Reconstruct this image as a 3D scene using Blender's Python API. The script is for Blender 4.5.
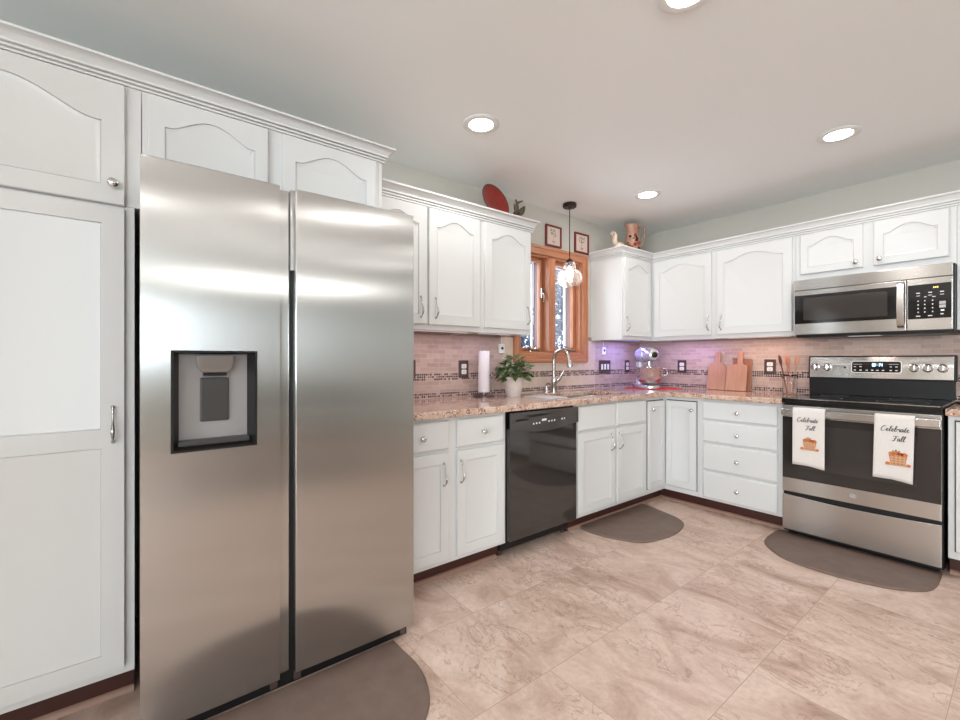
import bpy, math, random
from mathutils import Vector, Matrix
PI = math.pi
random.seed(7)
SC = bpy.context.scene
COL = SC.collection
for o in list(bpy.data.objects):
    bpy.data.objects.remove(o, do_unlink=True)

# ------------------------------------------------------------------ camera
cam_d = bpy.data.cameras.new('camera')
cam = bpy.data.objects.new('camera', cam_d)
COL.objects.link(cam)
cam.location = (2.5455, -4.0834, 1.1765)
cam.rotation_euler = (PI / 2, 0, 0.9063)
cam_d.sensor_width = 36.0
cam_d.lens = 438.65 / 960 * 36
cam_d.clip_start = 0.02
SC.camera = cam

# ------------------------------------------------------------------ exposure
SC.view_settings.view_transform = 'Standard'
SC.view_settings.look = 'None'
SC.view_settings.gamma = 1
SC.view_settings.exposure = 0.24
SC.view_settings.use_curve_mapping = False

# ------------------------------------------------------------------ sky
W = bpy.data.worlds.new('sky')
SC.world = W
W.use_nodes = True
bg = W.node_tree.nodes['Background']
bg.inputs['Color'].default_value = (0.80, 0.90, 1.0, 1)
bg.inputs['Strength'].default_value = 1.6

# ------------------------------------------------------------------ added fill, window daylight and room lamps
def area(name, loc, rot, sx, sy, power, color=(1, 1, 1), shape='RECTANGLE', spread=PI):
    d = bpy.data.lights.new(name, 'AREA')
    d.shape = shape
    d.size = sx
    if shape in ('RECTANGLE', 'ELLIPSE'):
        d.size_y = sy
    d.energy = power
    d.color = color
    d.spread = spread
    o = bpy.data.objects.new(name, d)
    COL.objects.link(o)
    o.location = loc
    o.rotation_euler = rot
    return o
# unseen fill lamps added in place of daylight, at the windows of the open dining end (x = 6.9) and of the rear wall (y = -10.5)
area('fill_side', (6.84, -7.0, 1.60), (0, math.radians(90 + 22), 0), 1.0, 3.4, 105, (0.82, 0.93, 1.0))
area('fill_rear', (4.75, -10.44, 1.45), (math.radians(90 + 16), 0, 0), 3.4, 1.4, 320, (0.82, 0.93, 1.0))
area('daylight_kitchen_window', (-0.22, -1.316, 1.64), (0, -PI / 2, 0), 0.8, 0.75, 9, (0.85, 0.92, 1.0))
RECESSED = [(0.70, -2.63), (0.70, -1.015), (1.85, -0.99), (1.80, -2.60), (3.00, -2.6), (3.35, -1.0),
            (2.3, -5.0), (3.5, -4.6), (4.5, -1.4), (1.8, -5.8), (3.6, -5.8)]
RECESSED_POWER = 3.5

# ------------------------------------------------------------------ helpers
class M:
    """collects geometry in local coordinates"""
    def __init__(s):
        s.v = []; s.f = []
    def add(s, vs, fs):
        n = len(s.v)
        s.v += [tuple(p) for p in vs]
        s.f += [tuple(i + n for i in q) for q in fs]
        return s
    def box(s, x0, x1, y0, y1, z0, z1):
        vs = [(x, y, z) for z in (z0, z1) for y in (y0, y1) for x in (x0, x1)]
        return s.add(vs, [(0, 2, 3, 1), (4, 5, 7, 6), (0, 1, 5, 4), (2, 6, 7, 3), (0, 4, 6, 2), (1, 3, 7, 5)])
    def ringstack(s, rings, close_a=True, close_b=True):
        n = len(rings[0]); vs = []; fs = []
        for r in rings: vs += list(r)
        for k in range(len(rings) - 1):
            for i in range(n):
                j = (i + 1) % n
                fs.append((k * n + i, k * n + j, (k + 1) * n + j, (k + 1) * n + i))
        if close_a: fs.append(tuple(range(n))[::-1])
        if close_b: fs.append(tuple((len(rings) - 1) * n + i for i in range(n)))
        return s.add(vs, fs)
    def lathe(s, prof, c=(0, 0, 0), n=32, ax='z', sx=1, sy=1, close=True):
        rings = []
        for r, h in prof:
            ring = []
            for i in range(n):
                a = 2 * PI * i / n
                p = (r * math.cos(a) * sx, r * math.sin(a) * sy, h)
                if ax == 'x': p = (p[2], p[0], p[1])
                if ax == '-y': p = (p[0], -p[2], p[1])
                ring.append((p[0] + c[0], p[1] + c[1], p[2] + c[2]))
            rings.append(ring)
        return s.ringstack(rings, close, close)
    def tube(s, pts, rad, n=10, closed=False):
        pts = [Vector(p) for p in pts]
        if not hasattr(rad, '__len__'): rad = [rad] * len(pts)
        m = len(pts); up = None; rings = []
        for k in range(m):
            t = (pts[min(k + 1, m - 1)] - pts[max(k - 1, 0)]).normalized()
            if up is None:
                up = Vector((0, 0, 1)) if abs(t.z) < .9 else Vector((1, 0, 0))
            up = (up - t * up.dot(t)).normalized()
            b = t.cross(up)
            rings.append([pts[k] + (up * math.cos(2 * PI * i / n) + b * math.sin(2 * PI * i / n)) * rad[k] for i in range(n)])
        return s.ringstack(rings)
    def sphere(s, c, r, n=16, sc=(1, 1, 1)):
        prof = [(max(1e-4, r * math.sin(PI * k / n)), -r * math.cos(PI * k / n)) for k in range(n + 1)]
        k0 = len(s.v)
        s.lathe(prof, (0, 0, 0), n * 2)
        for i in range(k0, len(s.v)):
            p = s.v[i]; s.v[i] = (p[0] * sc[0] + c[0], p[1] * sc[1] + c[1], p[2] * sc[2] + c[2])
        return s
    def prism(s, poly, h0, h1, mp=lambda a, b, h: (a, b, h)):
        n = len(poly)
        vs = [mp(a, b, h0) for a, b in poly] + [mp(a, b, h1) for a, b in poly]
        fs = [tuple(range(n))[::-1], tuple(range(n, 2 * n))] + [(i, (i + 1) % n, n + (i + 1) % n, n + i) for i in range(n)]
        return s.add(vs, fs)
    def cells(s, As, Bs, keep, h0, h1, mp=lambda a, b, h: (a, b, h)):
        """extruded slab made of grid cells; keep(i, j) tells which cells exist"""
        na, nb = len(As), len(Bs)
        K = lambda i, j: 0 <= i < na - 1 and 0 <= j < nb - 1 and keep(i, j)
        vs = [mp(a, b, h) for h in (h0, h1) for b in Bs for a in As]
        I = lambda i, j, k: k * na * nb + j * na + i
        fs = []
        for i in range(na - 1):
            for j in range(nb - 1):
                if not K(i, j): continue
                fs.append((I(i, j, 1), I(i + 1, j, 1), I(i + 1, j + 1, 1), I(i, j + 1, 1)))
                fs.append((I(i, j, 0), I(i, j + 1, 0), I(i + 1, j + 1, 0), I(i + 1, j, 0)))
                if not K(i - 1, j): fs.append((I(i, j, 0), I(i, j, 1), I(i, j + 1, 1), I(i, j + 1, 0)))
                if not K(i + 1, j): fs.append((I(i + 1, j, 0), I(i + 1, j + 1, 0), I(i + 1, j + 1, 1), I(i + 1, j, 1)))
                if not K(i, j - 1): fs.append((I(i, j, 0), I(i + 1, j, 0), I(i + 1, j, 1), I(i, j, 1)))
                if not K(i, j + 1): fs.append((I(i, j + 1, 0), I(i, j + 1, 1), I(i + 1, j + 1, 1), I(i + 1, j + 1, 0)))
        return s.add(vs, fs)
    def xf(s, mat):
        s.v = [tuple(mat @ Vector(p)) for p in s.v]
        return s

def obj(name, m, mat, parent=None, bev=0, smooth=35, seg=2, loc=None):
    me = bpy.data.meshes.new(name)
    me.from_pydata(m.v, [], m.f)
    import bmesh
    bm = bmesh.new(); bm.from_mesh(me)
    bmesh.ops.delete(bm, geom=[v for v in bm.verts if not v.link_faces], context='VERTS')
    bmesh.ops.recalc_face_normals(bm, faces=bm.faces)
    bm.to_mesh(me); bm.free()
    me.materials.append(mat)
    if smooth:
        for p in me.polygons: p.use_smooth = True
        me.set_sharp_from_angle(angle=math.radians(smooth))
    o = bpy.data.objects.new(name, me)
    COL.objects.link(o)
    if loc: o.location = loc
    if parent: o.parent = parent
    if bev:
        b = o.modifiers.new('bevel', 'BEVEL')
        b.width = bev; b.segments = seg; b.limit_method = 'ANGLE'; b.angle_limit = math.radians(40)
        b.harden_normals = True
    return o
def tag(o, label=None, cat=None, group=None, kind=None):
    if label: o['label'] = label
    if cat: o['category'] = cat
    if group: o['group'] = group
    if kind: o['kind'] = kind
    return o
def thing(name, label, cat, loc=(0, 0, 0), rz=0, group=None):
    o = bpy.data.objects.new(name, None)
    o.empty_display_size = .05
    COL.objects.link(o)
    o.location = loc; o.rotation_euler = (0, 0, rz)
    return tag(o, label, cat, group)
def struct(name, m, mat, parent=None, **k):
    o = obj(name, m, mat, parent, **k)
    if not parent: o['kind'] = 'structure'
    return o
def spline(P, k=8):
    P = [Vector(p) for p in P]; out = []
    for i in range(len(P) - 1):
        a = P[max(i - 1, 0)]; b = P[i]; c = P[i + 1]; d = P[min(i + 2, len(P) - 1)]
        for j in range(k):
            t = j / k
            out.append(.5 * ((2 * b) + (c - a) * t + (2 * a - 5 * b + 4 * c - d) * t * t + (3 * b - a - 3 * c + d) * t ** 3))
    out.append(P[-1])
    return out
def copy_tree(o, parent=None):
    c = o.copy(); COL.objects.link(c); c.parent = parent
    for ch in list(o.children): copy_tree(ch, c)
    return c

# ------------------------------------------------------------------ materials
def mat(name, col=(.8, .8, .8), rough=.5, metal=0, **k):
    m = bpy.data.materials.new(name); m.use_nodes = True
    b = m.node_tree.nodes['Principled BSDF']
    b.inputs['Base Color'].default_value = (*col, 1)
    b.inputs['Roughness'].default_value = rough
    b.inputs['Metallic'].default_value = metal
    for a, v in k.items():
        b.inputs[a.replace('_', ' ')].default_value = v
    return m
class N:
    def __init__(s, m):
        s.t = m.node_tree; s.b = s.t.nodes['Principled BSDF']
    def n(s, typ, **k):
        x = s.t.nodes.new(typ)
        ins = k.pop('ins', {})
        for a, v in k.items(): setattr(x, a, v)
        for a, v in ins.items():
            if isinstance(v, bpy.types.NodeSocket): s.t.links.new(v, x.inputs[a])
            else: x.inputs[a].default_value = v
        return x
    def link(s, a, b): s.t.links.new(a, b)
    def math(s, op, a, b=0.0, c=0.0, clamp=False):
        x = s.n('ShaderNodeMath', operation=op, use_clamp=clamp)
        for i, v in enumerate((a, b, c)):
            if isinstance(v, bpy.types.NodeSocket): s.link(v, x.inputs[i])
            else: x.inputs[i].default_value = v
        return x.outputs[0]
    def ramp(s, fac, stops, interp='LINEAR'):
        r = s.n('ShaderNodeValToRGB'); r.color_ramp.interpolation = interp
        e = r.color_ramp.elements
        while len(e) < len(stops): e.new(.5)
        for i, (p, c) in enumerate(stops):
            e[i].position = p; e[i].color = (*c, 1) if len(c) == 3 else c
        s.link(fac, r.inputs[0]); return r.outputs[0]
    def mix(s, fac, a, b, blend='MIX'):
        x = s.n('ShaderNodeMix', data_type='RGBA', blend_type=blend)
        for i, v in ((0, fac), (6, a), (7, b)):
            if isinstance(v, bpy.types.NodeSocket): s.link(v, x.inputs[i])
            else: x.inputs[i].default_value = (*v, 1) if isinstance(v, tuple) and len(v) == 3 else v
        return x.outputs[2]
    def noise(s, vec, scale, detail=4, rough=.55, dist=0):
        x = s.n('ShaderNodeTexNoise', ins={'Scale': scale, 'Detail': detail, 'Roughness': rough, 'Distortion': dist})
        s.link(vec, x.inputs['Vector']); return x.outputs['Fac']
    def coord(s, which='Object'):
        return s.n('ShaderNodeTexCoord').outputs[which]
    def bump(s, h, strength=.2, dist=.002):
        x = s.n('ShaderNodeBump', ins={'Strength': strength, 'Distance': dist})
        s.link(h, x.inputs['Height']); s.link(x.outputs[0], s.b.inputs['Normal'])
    def out(s, sock): s.link(sock, s.b.inputs['Base Color'])

def m_white():
    m = mat('white_cabinet_paint', (.68, .68, .67), .32, Coat_Weight=.15, Coat_Roughness=.2)
    k = N(m); c = k.coord()
    mp = k.n('ShaderNodeMapping'); mp.inputs['Scale'].default_value = (90, 90, 6); k.link(c, mp.inputs[0])
    k.bump(k.noise(mp.outputs[0], 1.0, 3), .05, .0006)
    return m
WHITE = m_white()
def m_wall(name, col, s=180):
    m = mat(name, col, .75); k = N(m)
    k.bump(k.noise(k.coord(), s, 3), .12, .0015); return m
WALL = m_wall('greige_wall_paint', (.53, .505, .45))
CEIL = m_wall('ceiling_paint', (.91, .925, .91), 60)
def m_steel(name, col, rough, rot, an=.85):
    m = mat(name, col, rough, 1.0, Anisotropic=an); k = N(m)
    t = k.n('ShaderNodeTangent', direction_type='RADIAL', axis='Z')
    k.link(t.outputs[0], k.b.inputs['Tangent'])
    k.b.inputs['Anisotropic Rotation'].default_value = rot
    c = k.coord(); mp = k.n('ShaderNodeMapping'); k.link(c, mp.inputs[0])
    mp.inputs['Scale'].default_value = (900, 900, 3) if rot == 0 else (3, 3, 900)
    f = k.noise(mp.outputs[0], 1.0, 2)
    if rot == 0: k.link(k.math('MULTIPLY_ADD', f, .06, rough - .03), k.b.inputs['Roughness'])
    return m
STEEL_F = m_steel('brushed_steel_fridge', (.50, .50, .49), .22, 0.0, 1.0)
STEEL = m_steel('brushed_steel_range', (.60, .58, .56), .26, .25, .88)
CHROME = mat('satin_nickel', (.55, .54, .52), .22, 1.0)
KNOBM = mat('polished_knob_steel', (.72, .70, .68), .15, 1.0)
BLACKP = mat('black_plastic', (.010, .009, .009), .4, Specular_IOR_Level=.3)
BLACKG = mat('black_glass', (.012, .010, .010), .06)
DGREY = mat('dark_grey_plastic', (.04, .038, .036), .35)
MGREY = mat('grey_dispenser_plastic', (.26, .245, .24), .35)
BLACKDW = mat('glossy_black_enamel', (.030, .026, .024), .10, Coat_Weight=.6, Coat_Roughness=.05)
WHITEP = mat('white_plastic', (.8, .79, .76), .35)
PRINT = mat('white_print', (.75, .75, .75), .5)
BRONZE = mat('bronze_plate', (.13, .09, .08), .35, .6)
DBRONZE = mat('dark_bronze', (.045, .028, .024), .35, .7)
TOE = mat('mahogany_toe_kick', (.055, .013, .009), .45)
SHOE = mat('shoe_molding_wood', (.32, .19, .14), .45)
def m_wood(name, c1, c2, scale=(6, 60, 60), rough=.4):
    m = mat(name, c1, rough); k = N(m); c = k.coord()
    mp = k.n('ShaderNodeMapping'); mp.inputs['Scale'].default_value = scale; k.link(c, mp.inputs[0])
    f = k.noise(mp.outputs[0], 1.0, 5, .6, .6)
    k.out(k.ramp(f, [(.3, c1), (.7, c2)])); return m
OAK_V = m_wood('window_wood_vertical', (.40, .145, .068), (.55, .24, .125), (50, 50, 3))
OAK_H = m_wood('window_wood_horizontal', (.40, .145, .068), (.55, .24, .125), (50, 3, 50))
BOARD = m_wood('cutting_board_wood', (.40, .195, .12), (.50, .28, .185), (45, 45, 4), .5)
BOARD2 = m_wood('dark_cutting_board_wood', (.27, .11, .065), (.35, .165, .10), (45, 45, 4), .5)
SPOON = m_wood('utensil_wood', (.42, .16, .09), (.60, .30, .19), (60, 60, 8), .5)
SPOOND = m_wood('dark_utensil_wood', (.10, .03, .02), (.20, .06, .04), (60, 60, 8), .5)
UNDER = m_wood('cabinet_underside_wood', (.35, .13, .08), (.48, .20, .13), (30, 5, 30), .5)
DARKW = m_wood('dark_dining_wood', (.05, .03, .022), (.09, .055, .04), (3, 30, 30), .35)

def m_floor():
    m = mat('marbled_vinyl_tile', (.6, .45, .37), .45); k = N(m); c = k.coord()
    sep = k.n('ShaderNodeSeparateXYZ'); k.link(c, sep.inputs[0])
    cb = k.n('ShaderNodeCombineXYZ'); k.link(sep.outputs[1], cb.inputs[0])
    k.link(k.math('ADD', sep.outputs[0], .035 + .478 * 4), cb.inputs[1])
    br = k.n('ShaderNodeTexBrick', offset=.37, squash=1, ins={'Color1': (0, 0, 0, 1), 'Color2': (1, 1, 1, 1), 'Mortar': (0, 0, 0, 1),
             'Scale': 1.0, 'Mortar Size': .0016, 'Mortar Smooth': .6, 'Bias': 0.0, 'Brick Width': .95, 'Row Height': .478})
    k.link(cb.outputs[0], br.inputs['Vector'])
    # each tile shifts the marble pattern
    sh = k.n('ShaderNodeVectorMath', operation='MULTIPLY_ADD')
    k.link(br.outputs['Color'], sh.inputs[0]); sh.inputs[1].default_value = (9, 5, 3); k.link(c, sh.inputs[2])
    v = sh.outputs[0]
    mp = k.n('ShaderNodeMapping'); mp.inputs['Rotation'].default_value = (0, 0, .5); mp.inputs['Scale'].default_value = (1.0, 1.7, 1); k.link(v, mp.inputs[0])
    f = k.noise(mp.outputs[0], 2.6, 9, .64, 1.1)
    base = k.ramp(f, [(.28, (.37, .24, .18)), (.42, (.54, .385, .31)), (.54, (.66, .50, .42)), (.72, (.73, .58, .505))])
    # thin veins along the zero crossing of distorted noise
    f2 = k.noise(mp.outputs[0], 4.5, 7, .62, 1.4)
    vein = k.math('ABSOLUTE', k.math('SUBTRACT', f2, .5))
    vm = k.math('SUBTRACT', 1.0, k.math('MULTIPLY', vein, 55, clamp=True))
    gate = k.math('GREATER_THAN', k.noise(v, 2.1, 3), .47)
    vm = k.math('MULTIPLY', k.math('MULTIPLY', vm, gate), .62)
    col = k.mix(vm, base, (.27, .16, .115))
    f3 = k.noise(v, 45, 5, .7)
    col = k.mix(k.math('MULTIPLY', k.math('MULTIPLY', k.math('SUBTRACT', f3, .42, clamp=True), 3.0, clamp=True), .38), col, (.36, .25, .19))
    col = k.mix(k.math('MULTIPLY', br.outputs['Fac'], .6), col, (.25, .16, .12))
    k.out(col)
    k.link(k.math('MULTIPLY_ADD', f, .12, .38), k.b.inputs['Roughness'])
    return m
FLOOR = m_floor()

def m_granite():
    m = mat('speckled_granite', (.6, .4, .3), .12, Coat_Weight=.3); k = N(m); c = k.coord()
    f = k.noise(c, 14, 6, .7, .5)
    base = k.ramp(f, [(.32, (.34, .175, .105)), (.46, (.54, .34, .25)), (.60, (.64, .47, .38)), (.8, (.48, .31, .22))])
    vo = k.n('ShaderNodeTexVoronoi', ins={'Scale': 150.0}); k.link(c, vo.inputs['Vector'])
    r = k.n('ShaderNodeSeparateColor'); k.link(vo.outputs['Color'], r.inputs[0])
    dark = k.math('MULTIPLY', k.math('GREATER_THAN', r.outputs[0], .70), k.math('GREATER_THAN', k.noise(c, 22, 4, .6), .50))
    col = k.mix(k.math('MULTIPLY', dark, .85), base, (.11, .055, .04))
    light = k.math('MULTIPLY', k.math('LESS_THAN', r.outputs[1], .12), .6)
    k.out(k.mix(light, col, (.85, .72, .62)))
    return m
GRANITE = m_granite()

def m_splash(name, axis, smooth_range=None):
    """small split-face bricks with two bands of mosaic"""
    m = mat(name, (.5, .4, .35), .45); k = N(m); c = k.coord()
    sep = k.n('ShaderNodeSeparateXYZ'); k.link(c, sep.inputs[0])
    A = sep.outputs[axis]; Z = sep.outputs[2]
    cb = k.n('ShaderNodeCombineXYZ'); k.link(A, cb.inputs[0]); k.link(k.math('SUBTRACT', Z, .914), cb.inputs[1])
    br = k.n('ShaderNodeTexBrick', offset=.5, ins={'Color1': (0, 0, 0, 1), 'Color2': (1, 1, 1, 1), 'Mortar': (.5, .5, .5, 1),
             'Scale': 1.0, 'Mortar Size': .0016, 'Mortar Smooth': .3, 'Bias': 0.0, 'Brick Width': .098, 'Row Height': .0305})
    k.link(cb.outputs[0], br.inputs['Vector'])
    nz = k.noise(c, 30, 5, .65)
    tone = k.math('ADD', k.math('MULTIPLY', br.outputs['Color'], .40), k.math('MULTIPLY', nz, .60))
    brick = k.ramp(tone, [(.15, (.38, .26, .215)), (.45, (.475, .345, .29)), (.80, (.56, .43, .37))])
    brick = k.mix(k.math('MULTIPLY', br.outputs['Fac'], .55), brick, (.60, .51, .46))
    if smooth_range:
        inr = k.math('MULTIPLY', k.math('GREATER_THAN', A, smooth_range[0]), k.math('LESS_THAN', A, smooth_range[1]))
        plain = k.ramp(k.noise(c, 9, 6, .7), [(.3, (.56, .43, .35)), (.7, (.68, .55, .46))])
        brick = k.mix(inr, brick, plain)
    q = .0165
    ca = k.math('FLOOR', k.math('DIVIDE', A, q)); cz = k.math('FLOOR', k.math('DIVIDE', k.math('SUBTRACT', Z, .923), q))
    c2 = k.n('ShaderNodeCombineXYZ'); k.link(ca, c2.inputs[0]); k.link(cz, c2.inputs[1])
    wn = k.n('ShaderNodeTexWhiteNoise', noise_dimensions='3D'); k.link(c2.outputs[0], wn.inputs['Vector'])
    mos = k.ramp(wn.outputs['Value'], [(0, (.05, .018, .016)), (.25, (.12, .05, .045)), (.42, (.03, .018, .02)), (.68, (.30, .17, .13)), (.86, (.48, .36, .30))], 'CONSTANT')
    fa = k.math('FRACT', k.math('DIVIDE', A, q)); fz = k.math('FRACT', k.math('DIVIDE', k.math('SUBTRACT', Z, .923), q))
    g = k.math('MAXIMUM', k.math('GREATER_THAN', fa, .77), k.math('GREATER_THAN', fz, .78))
    mos = k.mix(g, mos, (.56, .46, .41))
    def band(a, b): return k.math('MULTIPLY', k.math('GREATER_THAN', Z, a), k.math('LESS_THAN', Z, b))
    bands = k.math('MAXIMUM', k.math('MAXIMUM', band(.923, .923 + 2 * q), band(1.0385, 1.0385 + 3 * q)), band(1.352, 1.40))
    k.out(k.mix(bands, brick, mos))
    k.link(k.math('MULTIPLY_ADD', bands, -.25, .5), k.b.inputs['Roughness'])
    k.bump(k.math('SUBTRACT', 1.0, br.outputs['Fac']), .35, .0015)
    return m
SPLASH_L = m_splash('tile_window_wall', 1, (-1.885, -.745))
SPLASH_B = m_splash('tile_range_wall', 0)

GLASS = mat('clear_glass', (1, 1, 1), .02, Transmission_Weight=1.0, IOR=1.45)
def m_pane():
    m = bpy.data.materials.new('window_glass'); m.use_nodes = True; t = m.node_tree; t.nodes.clear()
    o = t.nodes.new('ShaderNodeOutputMaterial'); mx = t.nodes.new('ShaderNodeMixShader')
    a = t.nodes.new('ShaderNodeBsdfTransparent'); g = t.nodes.new('ShaderNodeBsdfGlossy'); g.inputs['Roughness'].default_value = 0.01
    fr = t.nodes.new('ShaderNodeFresnel'); fr.inputs[0].default_value = 1.3
    t.links.new(fr.outputs[0], mx.inputs[0]); t.links.new(a.outputs[0], mx.inputs[1]); t.links.new(g.outputs[0], mx.inputs[2]); t.links.new(mx.outputs[0], o.inputs[0])
    return m
PANE = m_pane()
def emit(name, col, s):
    m = mat(name, col, .5); b = m.node_tree.nodes['Principled BSDF']
    b.inputs['Emission Color'].default_value = (*col, 1); b.inputs['Emission Strength'].default_value = s
    return m
LAMP = emit('recessed_lamp_glow', (1, .97, .92), 14)
BULB = emit('bulb_glow', (1, .86, .72), 14)
LED = emit('display_glow', (.45, .75, 1), 3)
LEDA = emit('amber_display_glow', (1, .7, .15), 2)
def m_noisy(name, c1, c2, s, rough=.6):
    m = mat(name, c1, rough); k = N(m)
    k.out(k.ramp(k.noise(k.coord(), s, 5, .6), [(.35, c1), (.65, c2)])); return m
MAT_M = m_noisy('taupe_rubber_mat', (.145, .098, .077), (.175, .120, .096), 14, .55)
REDM = m_noisy('red_glaze', (.20, .014, .010), (.30, .028, .018), 12, .3)
TERRA = m_noisy('terracotta_glaze', (.36, .17, .11), (.48, .26, .18), 20, .4)
CREAM = m_noisy('cream_glaze', (.55, .40, .30), (.66, .54, .44), 25, .4)
LEAF = m_noisy('leaf_green', (.035, .075, .02), (.10, .16, .05), 40, .5)
LEAFL = m_noisy('pale_leaf_green', (.20, .27, .12), (.30, .33, .15), 40, .5)
OLIVE = m_noisy('dark_olive_leaf', (.035, .032, .015), (.10, .09, .04), 40, .5)
GRAPE = mat('dark_grape_glaze', (.05, .012, .015), .25)
POT = m_noisy('pale_ceramic', (.66, .58, .54), (.74, .66, .62), 30, .45)
PAPER = mat('paper_towel_white', (.82, .80, .82), .9)
CLOTH = m_noisy('cream_towel_cloth', (.68, .63, .59), (.74, .69, .65), 120, .9)
INK = mat('black_ink', (.03, .03, .03), .8)
ORANGE = mat('orange_print', (.62, .17, .05), .8)
BROWNP = mat('basket_print', (.42, .19, .10), .8)
TANP = mat('tan_print', (.62, .34, .18), .8)
REDC = mat('red_cloth', (.52, .03, .03), .8)
FRAMEM = mat('red_frame_lacquer', (.16, .012, .012), .35)
MATB = mat('cream_print_paper', (.66, .52, .45), .7)
SPRIG = mat('sprig_print', (.20, .22, .13), .8)
MIXER = mat('silver_enamel', (.62, .62, .63), .22, .6)
VINYL = mat('white_exterior_vinyl', (.75, .75, .76), .5)
EXTJ = mat('exterior_jamb', (.13, .095, .11), .5)
TREE = m_noisy('tree_foliage', (.06, .11, .22), (.14, .22, .38), 5, .7)
BARK = mat('tree_bark', (.12, .09, .07), .8)
SNOW = m_noisy('pale_ground', (.55, .58, .60), (.7, .72, .72), 1, .8)

# ================================================================== room shell
RX, RY, RZ = 6.9, -10.5, 2.44
m = M().box(-.18, RX + .18, RY - .18, .18, -.08, 0); struct('floor', m, FLOOR)
m = M().box(-.18, RX + .18, RY - .18, .18, RZ, RZ + .1); struct('ceiling', m, CEIL)
OY0, OY1, OZ0, OZ1 = -1.695, -.937, 1.232, 2.045        # kitchen window opening
yz = lambda a, b, h: (h, a, b)
xz = lambda a, b, h: (a, h, b)
xy = lambda a, b, h: (a, b, h)
m = M().cells([RY - .18, OY0, OY1, .18], [0, OZ0, OZ1, RZ], lambda i, j: not (i == 1 and j == 1), -.18, 0, yz)
struct('wall_left', m, WALL)
struct('wall_back', M().box(0, RX + .18, 0, .18, 0, RZ), WALL)
m = M().cells([RY, -8.8, -5.2, 0], [0, .85, 2.12, RZ], lambda i, j: not (i == 1 and j == 1), RX, RX + .18, yz)
struct('wall_right', m, WALL)
m = M().cells([0, 3.0, 6.5, RX], [0, .7, 2.2, RZ], lambda i, j: not (i == 1 and j == 1), RY - .18, RY, xz)
struct('wall_front', m, WALL)

struct('wall_light_block', M().box(0, 1.30, -5.07, -4.95, 0, 2.08), WALL)  # unseen stub wall, added to keep the rear fill light off the pantry

def added_window(n, A, Z, fixed, mp, panes):
    w = thing('window_%d' % n, None, None); w['kind'] = 'structure'
    t = .06
    As = [A[0], A[0] + t]
    step = (A[1] - A[0]) / panes
    for k in range(1, panes): As += [A[0] + k * step - t / 2, A[0] + k * step + t / 2]
    As += [A[1] - t, A[1]]
    m = M().cells(As, [Z[0], Z[0] + t, Z[1] - t, Z[1]], lambda i, j: j != 1 or i % 2 == 0, fixed[0], fixed[1], mp)
    obj('window_frame', m, VINYL, w, bev=.004)
    c = (fixed[0] + fixed[1]) / 2
    obj('glass_pane', M().cells([A[0] + t, A[1] - t], [Z[0] + t, Z[1] - t], lambda i, j: True, c - .003, c + .003, mp), PANE, w)
added_window(2, (-8.8, -5.2), (.85, 2.12), (RX + .04, RX + .10), yz, 3)  # unseen window, added to go with the side fill lamp
added_window(3, (3.0, 6.5), (.7, 2.2), (RY - .10, RY - .04), xz, 4)  # unseen window, added to go with the rear fill lamp

# kitchen window: wood casing, jamb, mullion, two casement sashes
w = thing('window_1', None, None); w['kind'] = 'structure'
CY0, CY1, CZ0, CZ1 = -1.77, -.862, 1.155, 2.12
def rect_frame(a0, a1, b0, b1, t, h0, h1, mp):
    """four mitred boards as two meshes: uprights, crosspieces"""
    up = M(); cr = M()
    up.prism([(a0, b0), (a0 + t, b0 + t), (a0 + t, b1 - t), (a0, b1)], h0, h1, mp)
    up.prism([(a1, b0), (a1, b1), (a1 - t, b1 - t), (a1 - t, b0 + t)], h0, h1, mp)
    cr.prism([(a0, b0), (a1, b0), (a1 - t, b0 + t), (a0 + t, b0 + t)], h0, h1, mp)
    cr.prism([(a0, b1), (a0 + t, b1 - t), (a1 - t, b1 - t), (a1, b1)], h0, h1, mp)
    return up, cr
up, cr = rect_frame(CY0, CY1, CZ0, CZ1, .076, .001, .020, yz)
obj('side_casing', up, OAK_V, w, bev=.004); obj('head_casing', cr, OAK_H, w, bev=.004)
up, cr = rect_frame(CY0 + .004, CY1 - .004, CZ0 + .004, CZ1 - .004, .022, .0195, .027, yz)
obj('casing_edge_band', up, OAK_V, w, bev=.002); obj('casing_edge_band', cr, OAK_H, w, bev=.002)
up, cr = rect_frame(OY0, OY1, OZ0, OZ1, .014, -.105, .0, yz)
obj('side_jamb', up, OAK_V, w); obj('head_jamb', cr, OAK_H, w)
obj('mullion', M().box(-.105, .019, -1.372, -1.292, OZ0 + .014, OZ1 - .014), OAK_V, w, bev=.004)
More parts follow.
